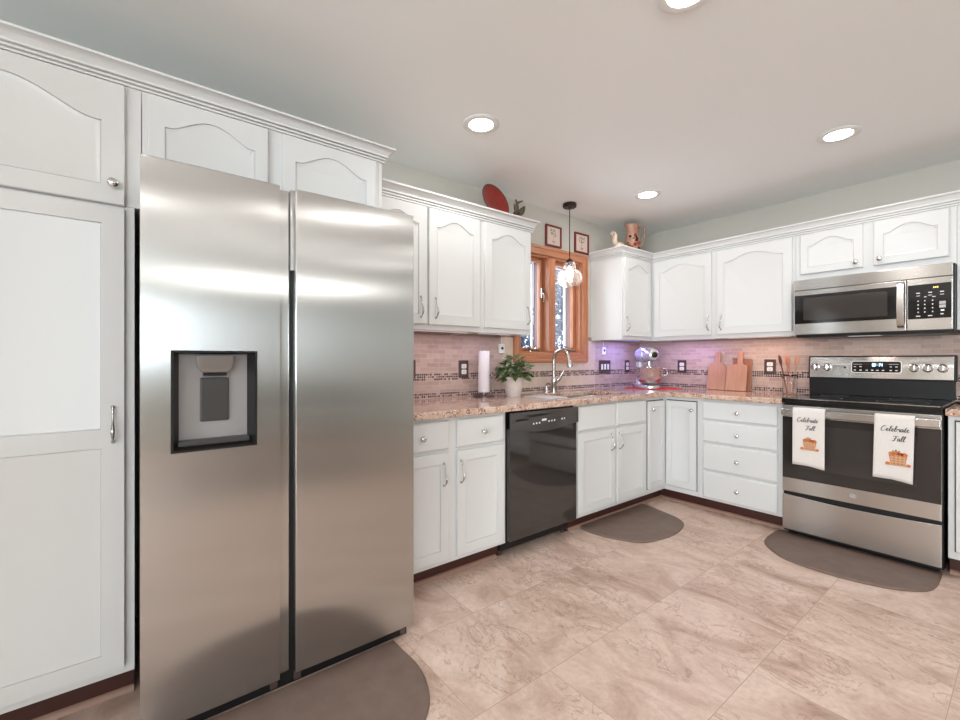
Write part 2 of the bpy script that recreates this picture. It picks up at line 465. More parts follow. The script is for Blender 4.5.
for (a0, a1) in ((OY0 + .014, -1.372), (-1.292, OY1 - .014)):
    up, cr = rect_frame(a0 + .002, a1 - .002, OZ0 + .016, OZ1 - .016, .030, -.088, -.054, yz)
    s = obj('casement_sash', up, OAK_V, w, bev=.003); obj('sash_rail', cr, OAK_H, s, bev=.003)
    obj('glass_pane', M().box(-.078, -.072, a0 + .032, a1 - .032, OZ0 + .046, OZ1 - .046), PANE, s)
    up, cr = rect_frame(a0 - .002, a1 + .002, OZ0 + .012, OZ1 - .012, .016, -.150, -.106, yz)
    j = obj('exterior_jamb', up, EXTJ, w); obj('exterior_head', cr, EXTJ, j)
    up, cr = rect_frame(a0 + .018, a1 - .018, OZ0 + .03, OZ1 - .03, .014, -.168, -.151, yz)
    obj('exterior_trim', up, VINYL, w); obj('exterior_trim', cr, VINYL, w)
    # crank at the bottom rail
    ym = (a0 + a1) / 2
    c = obj('window_crank', M().lathe([(.018, 0), (.018, .012), (.010, .020)], (-.045, ym, OZ0 + .014), 16).tube(
        spline([(-.045, ym, OZ0 + .03), (-.02, ym + .015, OZ0 + .040), (-.005, ym + .06, OZ0 + .034)], 4), .005, 8), CHROME, w)
obj('sash_lock', M().box(-.057, -.040, -1.398, -1.384, 1.70, 1.78).tube(spline([(-.045, -1.391, 1.73), (-.025, -1.391, 1.735), (-.02, -1.391, 1.70), (-.022, -1.391, 1.665)], 4), .006, 8), CHROME, w, bev=.002)
w['label'] = 'wood-cased double casement window over the sink'

# ================================================================== exterior seen through the kitchen window
m = M().box(-22, -.4, -14, 22, -.62, -.6)
g = struct('exterior_ground', m, SNOW)
def tree(x, y, h, r, seed, label):
    rnd = random.Random(seed)
    t = thing('garden_tree', label, 'tree', (x, y, -.6), group='trees outside the window')
    obj('trunk', M().tube(spline([(0, 0, 0), (.05, .03, h * .35), (-.03, .05, h * .7), (0, 0, h * .97)], 5), [max(.02, .16 * (1 - k / 16)) for k in range(16)], 8), BARK, t)
    m = M()
    for i in range(3800):
        zz = rnd.random() ** .8
        rr = r * (1 - zz * .82) * math.sqrt(rnd.random())
        a = rnd.random() * 2 * PI
        c = Vector((rr * math.cos(a), rr * math.sin(a), .5 + zz * (h - .5)))
        u = Vector((rnd.gauss(0, 1), rnd.gauss(0, 1), rnd.gauss(0, .6))).normalized()
        v = u.cross(Vector((rnd.gauss(0, 1), rnd.gauss(0, 1), rnd.gauss(0, 1)))).normalized()
        s = .06 + .08 * rnd.random()
        m.add([c - u * s, c + v * s * .5, c + u * s, c - v * s * .5], [(0, 1, 2, 3)])
    obj('foliage', m, TREE, t, smooth=0)
tree(-3.6, .9, 5.2, 1.3, 1, 'bluish evergreen seen through the left casement')
tree(-4.4, 4.3, 5.8, 1.5, 2, 'bluish evergreen seen through the right casement')
tree(-8.2, 3.0, 6.5, 1.7, 3, 'farther bluish evergreen behind the right casement')
tree(-7.0, 8.6, 6.0, 1.5, 4, 'farthest bluish evergreen at the right edge of the window view')

# ================================================================== backsplashes
m = M()
Ys = [-3.15, -1.905, -1.77, -.862, -.7905, -.009]; Zs = [.9145, 1.155, 1.352, 1.385]
def kl(i, j):
    if j == 0: return True
    if i == 2: return False
    if j == 1: return True
    return i in (1, 3)
m.cells(Ys, Zs, kl, .0005, .009, yz)
tag(obj('tiled_backsplash', m, SPLASH_L), 'small brick tile backsplash with two mosaic bands around the window', 'backsplash')
m = M().cells([0, 1.4645, 2.2455, 3.2], [.9145, 1.334, 1.352], lambda i, j: i != 1 or j == 0, -.009, -.0005, xz)
tag(obj('tiled_backsplash', m, SPLASH_B), 'small brick tile backsplash with two mosaic bands behind the range', 'backsplash')

# ================================================================== cabinet parts
def inset(poly, d):
    n = len(poly); out = []
    for i in range(n):
        p0 = Vector(poly[i - 1]); p1 = Vector(poly[i]); p2 = Vector(poly[(i + 1) % n])
        e1 = (p1 - p0).normalized(); e2 = (p2 - p1).normalized()
        n1 = Vector((-e1.y, e1.x)); n2 = Vector((-e2.y, e2.x))
        q = (n1 + n2); q = q / max(.35, q.dot(n1) ) if q.length > 1e-6 else n1
        out.append(tuple(p1 + q * d))
    return out
def door_mesh(a0, a1, z0, z1, c0, arch=0, rail=.055, t=.019, slab=False):
    m = M(); e = .003
    P = lambda a, z, c: (a, -(c0 + c), z)
    if slab:
        R = lambda d, c: [P(a0 + d, z0 + d, c), P(a1 - d, z0 + d, c), P(a1 - d, z1 - d, c), P(a0 + d, z1 - d, c)]
        m.ringstack([R(0, 0), R(0, t - .007), R(.003, t - .003), R(.009, t)])
        return m
    ia0, ia1, iz0, iz1 = a0 + rail, a1 - rail, z0 + rail, z1 - rail
    inner = [(ia0, iz0), (ia1, iz0)]; outer = [(a0 + e, z0 + e), (a1 - e, z0 + e)]
    if arch:
        K = 22
        zs = iz1 - arch
        for k in range(K + 1):
            s = k / K
            a = ia1 + (ia0 - ia1) * s
            u = min(1, max(0, (s - .06) / .88))
            z = zs + arch * (math.sin(PI * u) ** 1.4)
            inner.append((a, z))
            ao = (a1 - e) + ((a0 + e) - (a1 - e)) * s
            outer.append((ao, z1 - e))
    else:
        inner += [(ia1, iz1), (ia0, iz1)]; outer += [(a1 - e, z1 - e), (a0 + e, z1 - e)]
    def edge(poly, d):   # same vertices pushed out to the door's full outline
        return [(a0 if abs(a - (a0 + e)) < 1e-6 else a1 if abs(a - (a1 - e)) < 1e-6 else a,
                 z0 if abs(z - (z0 + e)) < 1e-6 else z1 if abs(z - (z1 - e)) < 1e-6 else z) for a, z in poly]
    full = edge(outer, e)
    rings = [[P(a, z, 0) for a, z in full], [P(a, z, t - e) for a, z in full], [P(a, z, t) for a, z in outer],
             [P(a, z, t) for a, z in inner], [P(a, z, t - .0065) for a, z in inset(inner, .0006)],
             [P(a, z, t - .0065) for a, z in inset(inner, .0030)], [P(a, z, t - .0045) for a, z in inset(inner, .0040)], [P(a, z, t - .0085) for a, z in inset(inner, .017)]]
    m.ringstack(rings)
    return m
def pull_mesh(a, z, c):
    zz = [.060, .048, .030, .012, -.006, -.022, -.036, -.048, -.058]
    cc = [.006, .013, .014, .018, .026, .030, .027, .018, .006]
    rr = [.0050, .0032, .0030, .0035, .0052, .0060, .0050, .0034, .0048]
    m = M().tube(spline([(a, -(c + q), z + k) for k, q in zip(zz, cc)], 3),
                 [rr[min(i // 3, 8)] * (1 - (i % 3) / 3) + rr[min(i // 3 + 1, 8)] * (i % 3) / 3 for i in range(25)], 10)
    m.lathe([(.0065, 0), (.0065, .002), (.004, .007)], (a, -c, z + .059), 12, '-y')
    m.lathe([(.0065, 0), (.0065, .002), (.004, .007)], (a, -c, z - .057), 12, '-y')
    return m
def knob_mesh(a, z, c):
    return M().lathe([(.009, 0), (.009, .002), (.0055, .005), (.0055, .012), (.012, .016), (.0155, .021), (.0150, .026), (.010, .030), (.001, .0315)], (a, -c, z), 20, '-y')
def door(par, a0, a1, z0, z1, c0, arch=0, pull=None, knob=None, name='door', slab=False, rail=.055, t=.019, mt=None):
    m = door_mesh(a0, a1, z0, z1, c0, arch, rail, t, slab)
    if mt: m.xf(mt)
    o = obj(name, m, WHITE, par, smooth=22)
    if pull:
        m = pull_mesh(pull[0], pull[1], c0 + t)
        if mt: m.xf(mt)
        obj('door_pull', m, CHROME, o, smooth=60)
    if knob:
        m = knob_mesh(knob[0], knob[1], c0 + t)
        if mt: m.xf(mt)
        obj('knob', m, KNOBM, o, smooth=60)
    return o
def carcass(par, a0, a1, z0, z1, c):
    return obj('cabinet_box', M().box(a0, a1, -c, -.002, z0, z1), WHITE, par, bev=.0015)
R90 = PI / 2

# ---- pantry
p = thing('pantry_cabinet', 'tall white pantry cabinet left of the fridge with one pull and one knob', 'cabinet', (0, 0, 0), R90)
obj('cabinet_box', M().box(-4.80, -4.088, -.61, -.002, .105, 1.703).box(-4.80, -4.070, -.61, -.002, 1.703, 2.15), WHITE, p, bev=.0015)
obj('toe_kick', M().box(-4.80, -4.09, -.545, -.01, 0, .105), TOE, p)
d = door_mesh(-4.70, -4.114, .135, 1.690, .61, 0, .058)
# two-panel door: upper and lower panels share one slab
d = M()
def two_panel(a0, a1, z0, z1, zm, c0, rail=.058, t=.019):
    m = M()
    As = [a0, a0 + rail, a1 - rail, a1]; Zs = [z0, z0 + rail, zm - .03, zm + .03, z1 - rail, z1]
    m.cells(As, Zs, lambda i, j: not (i == 1 and j in (1, 3)), -(c0 + t), -c0, xz)
    for (b0, b1) in ((z0 + rail, zm - .03), (zm + .03, z1 - rail)):
        ring = [(a0 + rail, b0), (a1 - rail, b0), (a1 - rail, b1), (a0 + rail, b1)]
        rs = [[(a, -(c0 + c), z) for a, z in inset(ring, dd)] for dd, c in ((0, t), (.0006, t - .006), (.003, t - .006), (.004, t - .0045), (.022, t - .0095))]
        m.ringstack(rs, False, True)
    return m
dd = obj('door', two_panel(-4.70, -4.116, .135, 1.690, .915, .61), WHITE, p, smooth=22)
obj('door_pull', pull_mesh(-4.145, .96, .629), CHROME, dd, smooth=60)
door(p, -4.70, -4.114, 1.700, 2.108, .61, arch=.075, knob=(-4.145, 1.765), rail=.06)

# ---- cabinet above the fridge
p = thing('over_fridge_cabinet', 'white two-door arched cabinet above the steel fridge', 'cabinet', (0, 0, 0), R90)
carcass(p, -4.068, -3.180, 1.82, 2.15, .61)
obj('end_panel', M().box(-3.180, -3.1615, -.61, -.002, 1.36, 2.15), WHITE, p, bev=.0015)
door(p, -4.052, -3.665, 1.835, 2.108, .61, arch=.055, rail=.048)
door(p, -3.608, -3.200, 1.835, 2.108, .61, arch=.055, rail=.048)

# ---- crown mouldings
CROWN = [(0, -.088), (.012, -.088), (.012, -.078), (.005, -.0765), (.018, -.072), (.018, -.062), (.011, -.0605), (.026, -.056), (.026, -.047), (.022, -.045), (.034, -.026), (.050, -.013), (.058, -.011), (.058, 0), (0, 0)]
def crown(path, ztop, label, k=(.8, .85)):
    """path: plan polyline of cabinet front edge, outside on its right-hand side"""
    pts = [Vector(q) for q in path]; rings = []
    for i, q in enumerate(pts):
        ns = []
        if i > 0: e = (q - pts[i - 1]).normalized(); ns.append(Vector((e.y, -e.x)))
        if i < len(pts) - 1: e = (pts[i + 1] - q).normalized(); ns.append(Vector((e.y, -e.x)))
        mi = ns[0] if len(ns) == 1 else (ns[0] + ns[1]) / (1 + ns[0].dot(ns[1]))
        rings.append([(q.x + mi.x * o_, q.y + mi.y * o_, ztop + h) for o_, h in [(p_ * k[0], q_ * k[1]) for p_, q_ in CROWN]])
    m = M().ringstack(rings)
    return tag(obj('crown_molding', m, WHITE, smooth=30), label, 'crown molding')
crown([(.6105, -4.80), (.6105, -3.1610), (.34, -3.1610)], 2.178, 'tall white crown molding above the pantry and fridge cabinets', (.85, .72))
crown([(.3305, -3.10), (.3305, -1.8905), (.003, -1.8905)], 2.150, 'white crown molding on the three-door cabinet run left of the window')
crown([(.003, -.8005), (.3305, -.8005), (.3305, -.3305), (3.1, -.3305)], 2.150, 'white crown molding running from the corner cabinet over the microwave')

# ---- wall cabinets left of the window
def wall_box(par, a0, a1, z0, z1, c=.33, under=True):
    m = M().box(a0, a1, -c, -.002, z0 + .022, z1)
    m.box(a0, a1, -c, -(c - .019), z0, z0 + .022).box(a0, a0 + .016, -(c - .019), -.002, z0, z0 + .022).box(a1 - .016, a1, -(c - .019), -.002, z0, z0 + .022)
    obj('cabinet_box', m, WHITE, par, bev=.0012)
    if under: obj('underside_panel', M().box(a0 + .017, a1 - .017, -(c - .02), -.012, z0 + .016, z0 + .0215), UNDER, par)
p = thing('upper_cabinet', 'white double-door arched wall cabinet half hidden behind the fridge', 'cabinet', (0, 0, 0), R90)
wall_box(p, -3.1595, -2.342, 1.353, 2.135)
door(p, -3.13, -2.752, 1.385, 2.068, .33, arch=.05, pull=(-2.795, 1.482))
door(p, -2.738, -2.360, 1.385, 2.068, .33, arch=.05, pull=(-2.695, 1.482))
p = thing('upper_cabinet', 'narrow white single-door wall cabinet beside the window under the red plate', 'cabinet', (0, 0, 0), R90)
wall_box(p, -2.3405, -1.891, 1.353, 2.135)
door(p, -2.318, -1.912, 1.385, 2.068, .33, arch=.05, pull=(-1.945, 1.482))
# ---- corner wall cabinet and run over the range
p = thing('upper_cabinet', 'white corner wall cabinet right of the window with a blank side panel', 'cabinet', (0, 0, 0), R90)
wall_box(p, -.800, -.003, 1.353, 2.135)
door(p, -.780, -.365, 1.385, 2.068, .33, arch=.05, pull=(-.755, 1.487), rail=.052)
p = thing('upper_cabinet', 'wide white double-door arched wall cabinet above the cutting boards', 'cabinet')
wall_box(p, .3315, 1.4565, 1.353, 2.135)
door(p, .362, .872, 1.385, 2.068, .33, arch=.05, pull=(.850, 1.482))
door(p, .915, 1.438, 1.385, 2.068, .33, arch=.05, pull=(.950, 1.480))
p = thing('upper_cabinet', 'short white two-door cabinet directly above the microwave', 'cabinet')
carcass(p, 1.4575, 2.2480, 1.737, 2.135, .33)
door(p, 1.488, 1.832, 1.785, 2.068, .33, arch=.045, knob=(1.797, 1.822), rail=.045)
door(p, 1.885, 2.218, 1.785, 2.068, .33, arch=.045, knob=(1.915, 1.822), rail=.045)
p = thing('upper_cabinet', 'white wall cabinet right of the microwave at the photo edge', 'cabinet')
wall_box(p, 2.2490, 3.05, 1.353, 2.135)
door(p, 2.285, 2.65, 1.385, 2.068, .33, arch=.05)
door(p, 2.67, 3.03, 1.385, 2.068, .33, arch=.05)

# ---- base cabinets
def base(par, a0, a1, toe=True):
    obj('cabinet_box', M().box(a0, a1, -.61, -.012, .102, .8755), WHITE, par, bev=.0015)
    obj('toe_kick', M().box(a0, a1, -.54, -.02, 0, .1015), TOE, par)
p = thing('base_cabinet', 'white base cabinet with two drawers between the fridge and the dishwasher', 'cabinet', (0, 0, 0), R90)
base(p, -3.155, -2.3785)
for a0, a1, pa in ((-3.132, -2.786, -2.822), (-2.734, -2.400, -2.712)):
    door(p, a0, a1, .708, .858, .61, name='drawer', slab=True, knob=((a0 + a1) / 2 + .005, .780))
    door(p, a0, a1, .128, .690, .61, pull=(pa, .578))
p = thing('base_cabinet', 'white sink base cabinet with two doors right of the dishwasher', 'cabinet', (0, 0, 0), R90)
m = M().box(-1.7605, -.8865, -.61, -.591, .102, .8755).box(-1.7605, -1.742, -.591, -.012, .102, .8755).box(-.905, -.8865, -.591, -.012, .102, .8755).box(-1.742, -.905, -.591, -.012, .102, .12).box(-1.742, -.905, -.03, -.012, .12, .8755)
obj('cabinet_box', m, WHITE, p, bev=.0015)
obj('toe_kick', M().box(-1.7605, -.8865, -.54, -.02, 0, .1015), TOE, p)
for a0, a1, pa in ((-1.738, -1.322, -1.373), (-1.296, -.915, -1.272)):
    door(p, a0, a1, .692, .862, .61, name='false_drawer_front', slab=True)
    door(p, a0, a1, .128, .676, .61, pull=(pa, .580))
p = thing('corner_base_cabinet', 'white corner base cabinet with hinged two-panel door under the mixer', 'cabinet')
L = [(.012, -.012), (.012, -.8855), (.61, -.8855), (.61, -.61), (.895, -.61), (.895, -.012)]
obj('cabinet_box', M().prism(L, .102, .8755), WHITE, p, bev=.0015)
obj('toe_kick', M().prism([(.02, -.02), (.02, -.8855), (.54, -.8855), (.54, -.54), (.895, -.54), (.895, -.02)], 0, .1015), TOE, p)
T90 = Matrix.Rotation(PI / 2, 4, 'Z')
# dark reveal line around the bi-fold door
obj('door_gasket', M().box(.635, .8845, -.6125, -.6102, .142, .851), BLACKP, p)
obj('door_gasket', M().box(.6102, .6125, -.8790, -.637, .142, .851), BLACKP, p)
door(p, -.875, -.635, .147, .845, .6126, t=.017, knob=(-.845, .780), rail=.045, mt=T90)
door(p, .633, .880, .147, .845, .6126, t=.017, knob=(.852, .780), rail=.050)
p = thing('drawer_base_cabinet', 'white four-drawer base cabinet left of the range', 'cabinet')
base(p, .8965, 1.4665)
for z0, z1 in ((.722, .858), (.549, .706), (.335, .533), (.118, .319)):
    door(p, .932, 1.436, z0, z1, .61, name='drawer', slab=True, knob=(1.185, (z0 + z1) / 2 - .005))
p = thing('base_cabinet', 'white base cabinet at the right edge beyond the range', 'cabinet')
base(p, 2.2375, 3.05)
obj('door_gasket', M().box(2.262, 2.63, -.6125, -.6102, .142, .851), BLACKP, p)
door(p, 2.267, 2.625, .147, .845, .6126, t=.017)
door(p, 2.66, 3.02, .147, .845, .6126, t=.017)

# quarter-round shoe moulding along the toe kicks
def shoe(n, path):
    pts = [Vector(q) for q in path]; prof = [(0, 0), (.019, 0), (.0175, .008), (.012, .015), (.006, .019), (0, .020)]; rings = []
    for i, q in enumerate(pts):
        ns = []
        if i > 0: e = (q - pts[i - 1]).normalized(); ns.append(Vector((e.y, -e.x)))
        if i < len(pts) - 1: e = (pts[i + 1] - q).normalized(); ns.append(Vector((e.y, -e.x)))
        mi = ns[0] if len(ns) == 1 else (ns[0] + ns[1]) / (1 + ns[0].dot(ns[1]))
        rings.append([(q.x + mi.x * o_, q.y + mi.y * o_, h + .0005) for o_, h in prof])
    struct('trim_%d' % n, M().ringstack(rings), SHOE)
shoe(1, [(.5405, -4.80), (.5405, -4.09)])
shoe(2, [(.5405, -3.155), (.5405, -2.40)])
shoe(3, [(.5405, -1.745), (.5405, -.5405), (1.465, -.5405)])
shoe(4, [(2.239, -.5405), (3.05, -.5405)])

# ---- counters
SX0, SX1, SY0, SY1 = .155, .535, -1.715, -.985
m = M().cells([.0005, SX0, SX1, .655, 1.4715], [-3.155, SY0, SY1, -.655, -.0005],
              lambda i, j: (j == 3) or (i < 3 and not (i == 1 and j == 1)), .876, .914, xy)
tag(obj('granite_countertop', m, GRANITE, bev=.006, seg=3), 'long L-shaped speckled granite countertop running through the corner', 'countertop')
m = M().box(2.2295, 3.06, -.655, -.0005, .876, .914)
tag(obj('granite_countertop', m, GRANITE, bev=.006, seg=3), 'short piece of speckled granite countertop right of the range', 'countertop')
# sink
s = thing('kitchen_sink', 'double-bowl steel sink set into the granite below the window', 'sink', (0, 0, 0))
ym = (SY0 + SY1) / 2
for (a, b) in ((SY0, ym - .012), (ym + .012, SY1)):
    m = M()
    R = lambda x0, x1, y0, y1, z: [(x0, y0, z), (x1, y0, z), (x1, y1, z), (x0, y1, z)]
    m.ringstack([R(SX0 - .01, SX1 + .01, a - .006, b + .006, .8745), R(SX0 + .004, SX1 - .004, a + .004, b - .004, .8745),
                 R(SX0 + .012, SX1 - .012, a + .012, b - .012, .73), R(SX0 + .03, SX1 - .03, a + .03, b - .03, .712)], False, True)
    o = obj('sink_bowl', m, mat('sink_steel', (.6, .59, .57), .3, 1.0), s, smooth=30)
    sm = o.modifiers.new('solid', 'SOLIDIFY'); sm.thickness = .0012; sm.offset = -1
    obj('drain', M().lathe([(.04, 0), (.04, .003), (.028, .003), (.026, .001), (.001, .001)], ((SX0 + SX1) / 2, (a + b) / 2, .7125), 24), CHROME, o)
# faucet
f = thing('gooseneck_faucet', 'brushed nickel gooseneck faucet standing behind the sink', 'faucet', (.085, -1.385, .9142))
obj('base_body', M().lathe([(.030, 0), (.030, .006), (.022, .012), (.020, .06), (.024, .075), (.024, .10), (.017, .115), (.013, .13)], n=24), CHROME, f)
pts = [(0, 0, .12), (0, 0, .26)] + [(.078 - .078 * math.cos(k * PI / 10), 0, .265 + .078 * math.sin(k * PI / 10)) for k in range(1, 10)] + [(.158, 0, .255)]
obj('gooseneck_spout', M().tube(pts, .0140, 14), CHROME, f, smooth=60)
obj('spray_head', M().tube([(.158, 0, .266), (.160, 0, .250), (.166, 0, .222), (.168, 0, .205)], [.015, .019, .024, .022], 16), CHROME, f, smooth=50)
obj('lever_handle', M().tube([(0, .018, .085), (.012, .040, .098), (.030, .058, .14), (.042, .070, .175)], [.018, .016, .012, .011], 12), CHROME, f, smooth=60)
f = thing('soap_dispenser', 'small nickel soap pump left of the gooseneck faucet', 'soap dispenser', (.085, -1.475, .9142))
obj('pump_base', M().lathe([(.022, 0), (.022, .006), (.018, .012), (.016, .03), (.014, .045)], n=20), CHROME, f)
obj('pump_spout', M().tube(spline([(0, 0, .040), (0, 0, .062), (.02, 0, .074), (.05, 0, .062)], 5), .008, 10), CHROME, f, smooth=60)

# ================================================================== refrigerator
fr = thing('refrigerator', 'stainless side-by-side refrigerator with water dispenser in its left door', 'refrigerator', (0, 0, 0), R90)
FZ0, FZ1 = .050, 1.792
def fdoor(a0, a1, hole=None, c=.900, cb=.838):
    """bowed steel door with an optional opening"""
    na = 14
    As = [a0 + (a1 - a0) * k / na for k in range(na + 1)]; Zs = [FZ0, FZ1]
    if hole:
        As = sorted(set([round(q, 5) for q in As if not (hole[0] - .012 < q < hole[0] + .012 or hole[1] - .012 < q < hole[1] + .012)] + [hole[0], hole[1]]))
        Zs = [FZ0, hole[2], hole[3], FZ1]
    n = len(As)
    cf = lambda a: c - .0040 * abs((a - (a0 + a1) / 2) / ((a1 - a0) / 2)) ** 2.2
    vs = []; fs = []
    for z in Zs:
        for a in As: vs.append((a, -cf(a), z))
    for j in range(len(Zs) - 1):
        for i in range(n - 1):
            if hole and j == 1 and As[i] >= hole[0] - 1e-5 and As[i + 1] <= hole[1] + 1e-5: continue
            fs.append((j * n + i, j * n + i + 1, (j + 1) * n + i + 1, (j + 1) * n + i))
    m = M().add(vs, fs)
    # rounded side returns and back
    def strip(P, Q): m.add([P[0], P[1], Q[1], Q[0]], [(0, 1, 2, 3)])
    for a, s in ((a0, 1), (a1, -1)):
        c0 = cf(a)
        strip([(a, -c0, FZ0), (a, -c0, FZ1)], [(a, -cb, FZ0), (a, -cb, FZ1)])
    for z in (FZ0, FZ1):
        m.add([(a, -cf(a), z) for a in As] + [(a1, -cb, z), (a0, -cb, z)], [tuple(range(n + 2))])
    m.add([(a0, -cb, FZ0), (a1, -cb, FZ0), (a1, -cb, FZ1), (a0, -cb, FZ1)], [(0, 1, 2, 3)])
    return m
obj('cabinet_body', M().box(-4.066, -3.186, -.828, -.06, .055, 1.765), DGREY, fr, bev=.004)
H = (-3.997, -3.763, .891, 1.203)
def weld(o):
    import bmesh
    bm = bmesh.new(); bm.from_mesh(o.data); bmesh.ops.remove_doubles(bm, verts=bm.verts, dist=.0003)
    bmesh.ops.recalc_face_normals(bm, faces=bm.faces); bm.to_mesh(o.data); bm.free()
    o.data.set_sharp_from_angle(angle=math.radians(25))
    b_ = o.modifiers.new('bevel', 'BEVEL'); b_.width = .004; b_.segments = 3; b_.limit_method = 'ANGLE'; b_.angle_limit = math.radians(50); b_.harden_normals = True
    return o
ld = weld(obj('freezer_door', fdoor(-4.075, -3.686, H), STEEL_F, fr, smooth=25))
obj('door_edge_lip', M().box(-3.6858, -3.646, -.866, -.840, FZ0, FZ1 - .004), STEEL_F, ld, bev=.004)
rd = weld(obj('fridge_door', fdoor(-3.633, -3.150), STEEL_F, fr, smooth=25))
obj('pocket_handle', M().box(-3.6455, -3.6335, -.866, -.842, FZ0, 1.50), BLACKP, rd)
obj('pocket_handle_cap', M().box(-3.6455, -3.6335, -.878, -.842, 1.501, FZ1 - .002), STEEL_F, rd)
# dispenser
h0, h1, z0, z1 = H
cf_ = .8985
m = M()
R = lambda d, c, dz0=0, dz1=0: [(h0 + d, -c, z0 + d + dz0), (h1 - d, -c, z0 + d + dz0), (h1 - d, -c, z1 - d - dz1), (h0 + d, -c, z1 - d - dz1)]
m.ringstack([R(-.0035, .899), R(-.0035, .9015), R(.003, .9015), R(.006, .892), R(.020, .855, .010, -.012), R(.020, .8545, .010, -.012)], False, False)
dp = obj('dispenser_recess', m, BLACKP, fr, smooth=20)
obj('dispenser_back_panel', M().box(h0 + .019, h1 - .019, -.856, -.853, z0 + .029, z1 - .006), MGREY, dp)
obj('dispenser_tray', M().box(h0 + .016, h1 - .016, -.888, -.857, z0 + .012, z0 + .029), DGREY, dp, bev=.003)
mx = (h0 + h1) / 2
noz = M().ringstack([[(mx - .052, -.862, z1 - .012), (mx + .052, -.862, z1 - .012), (mx + .052, -.894, z1 - .012), (mx - .052, -.894, z1 - .012)],
                     [(mx - .050, -.862, z1 - .050), (mx + .050, -.862, z1 - .050), (mx + .050, -.890, z1 - .050), (mx - .050, -.890, z1 - .050)],
                     [(mx - .036, -.862, z1 - .068), (mx + .036, -.862, z1 - .068), (mx + .036, -.884, z1 - .068), (mx - .036, -.884, z1 - .068)]])
obj('dispenser_nozzle', noz, mat('nozzle_grey', (.22, .20, .19), .3, .5), dp, bev=.003)
obj('nozzle_tip', M().box(mx - .034, mx + .034, -.880, -.864, z1 - .078, z1 - .0685), BLACKP, dp, bev=.003)
obj('dispenser_paddle', M().box(mx - .041, mx + .041, -.866, -.8565, z0 + .085, z0 + .228), DGREY, dp, bev=.004)
obj('base_grille', M().box(-4.06, -3.17, -.866, -.80, .004, .049), BLACKP, fr)
for a in (-4.05, -3.70, -3.62, -3.19):
    obj('hinge_foot', M().box(a - .012, a + .012, -.874, -.8665, .012, .048), BRONZE, fr, bev=.002)
for a in (-4.04, -3.20):
    obj('top_hinge', M().box(a - .018, a + .018, -.84, -.76, 1.7655, 1.790), DGREY, fr, bev=.003)

# ================================================================== dishwasher
dw = thing('dishwasher', 'glossy black dishwasher built in under the counter', 'dishwasher', (0, 0, 0), R90)
obj('tub', M().box(-2.3765, -1.764, -.60, -.03, .11, .868), BLACKP, dw)
obj('door_panel', M().box(-2.372, -1.770, -.638, -.601, .112, .772), BLACKDW, dw, bev=.004)
# control panel with a bowed lower edge
K = 16
low = [(-2.374 + .604 * k / K, .772 - .030 * math.sin(PI * k / K) ** 1.3 - .006) for k in range(K + 1)]
poly = low + [(-1.770, .866), (-2.374, .866)]
cp = obj('control_panel', M().prism(poly, -.655, -.6385, xz), mat('dishwasher_control_plastic', (.055, .048, .045), .25, 0, Coat_Weight=.4), dw, bev=.004)
obj('handle_recess', M().prism([(-2.16 + .11 * math.cos(t), .846 + .014 * math.sin(t) - .0) for t in [PI + PI * k / 14 for k in range(15)]], -.6562, -.6552, xz), BLACKP, cp)
obj('vent_grille', M().box(-2.335, -2.235, -.6562, -.6552, .814, .828), BLACKP, cp)
for k, (a, wd) in enumerate([(-2.19, .010), (-2.165, .010), (-2.140, .010), (-2.055, .010), (-2.030, .008), (-2.005, .010), (-1.935, .012), (-1.912, .010)]):
    zc = .790 + .012 * (a + 2.2) / .3
    obj('button_legend', M().box(a - wd / 2, a + wd / 2, -.6562, -.6552, zc - .005, zc + .005), PRINT, cp)
obj('logo_mark', M().prism([(-2.118, .801), (-2.078, .803), (-2.078, .815), (-2.118, .813)], -.6562, -.6552, xz), PRINT, cp)
obj('toe_panel', M().box(-2.378, -1.772, -.56, -.54, .035, .108), BLACKP, dw)
for a in (-2.36, -1.79):
    obj('leveling_foot', M().lathe([(.015, .0005), (.015, .01), (.008, .012), (.008, .11)], (a, -.53, 0), 12), BRONZE, dw)

# ================================================================== range
rg = thing('electric_range', 'stainless freestanding electric range with black glass cooktop and oven', 'range')
X0, X1 = 1.4735, 2.2235
obj('range_body', M().box(X0 + .001, X1 - .001, -.625, -.035, .03, .895), BLACKP, rg, bev=.003)
ct = obj('cooktop', M().box(X0, X1, -.668, -.10, .890, .926), BLACKG, rg, bev=.006, seg=3)
obj('cooktop_front_strip', M().box(X0 + .01, X1 - .01, -.670, -.6683, .921, .9245), STEEL, ct)
for (cx, cy, r) in ((1.66, -.50, .10), (2.04, -.50, .115), (1.66, -.24, .075), (2.04, -.24, .095)):
    obj('burner_ring', M().lathe([(r, 0), (r, .0006), (r - .003, .0006), (r - .003, 0)], (cx, cy, .9262), 40, close=False), DGREY, ct)
for cx in (1.49, 2.207):
    pass
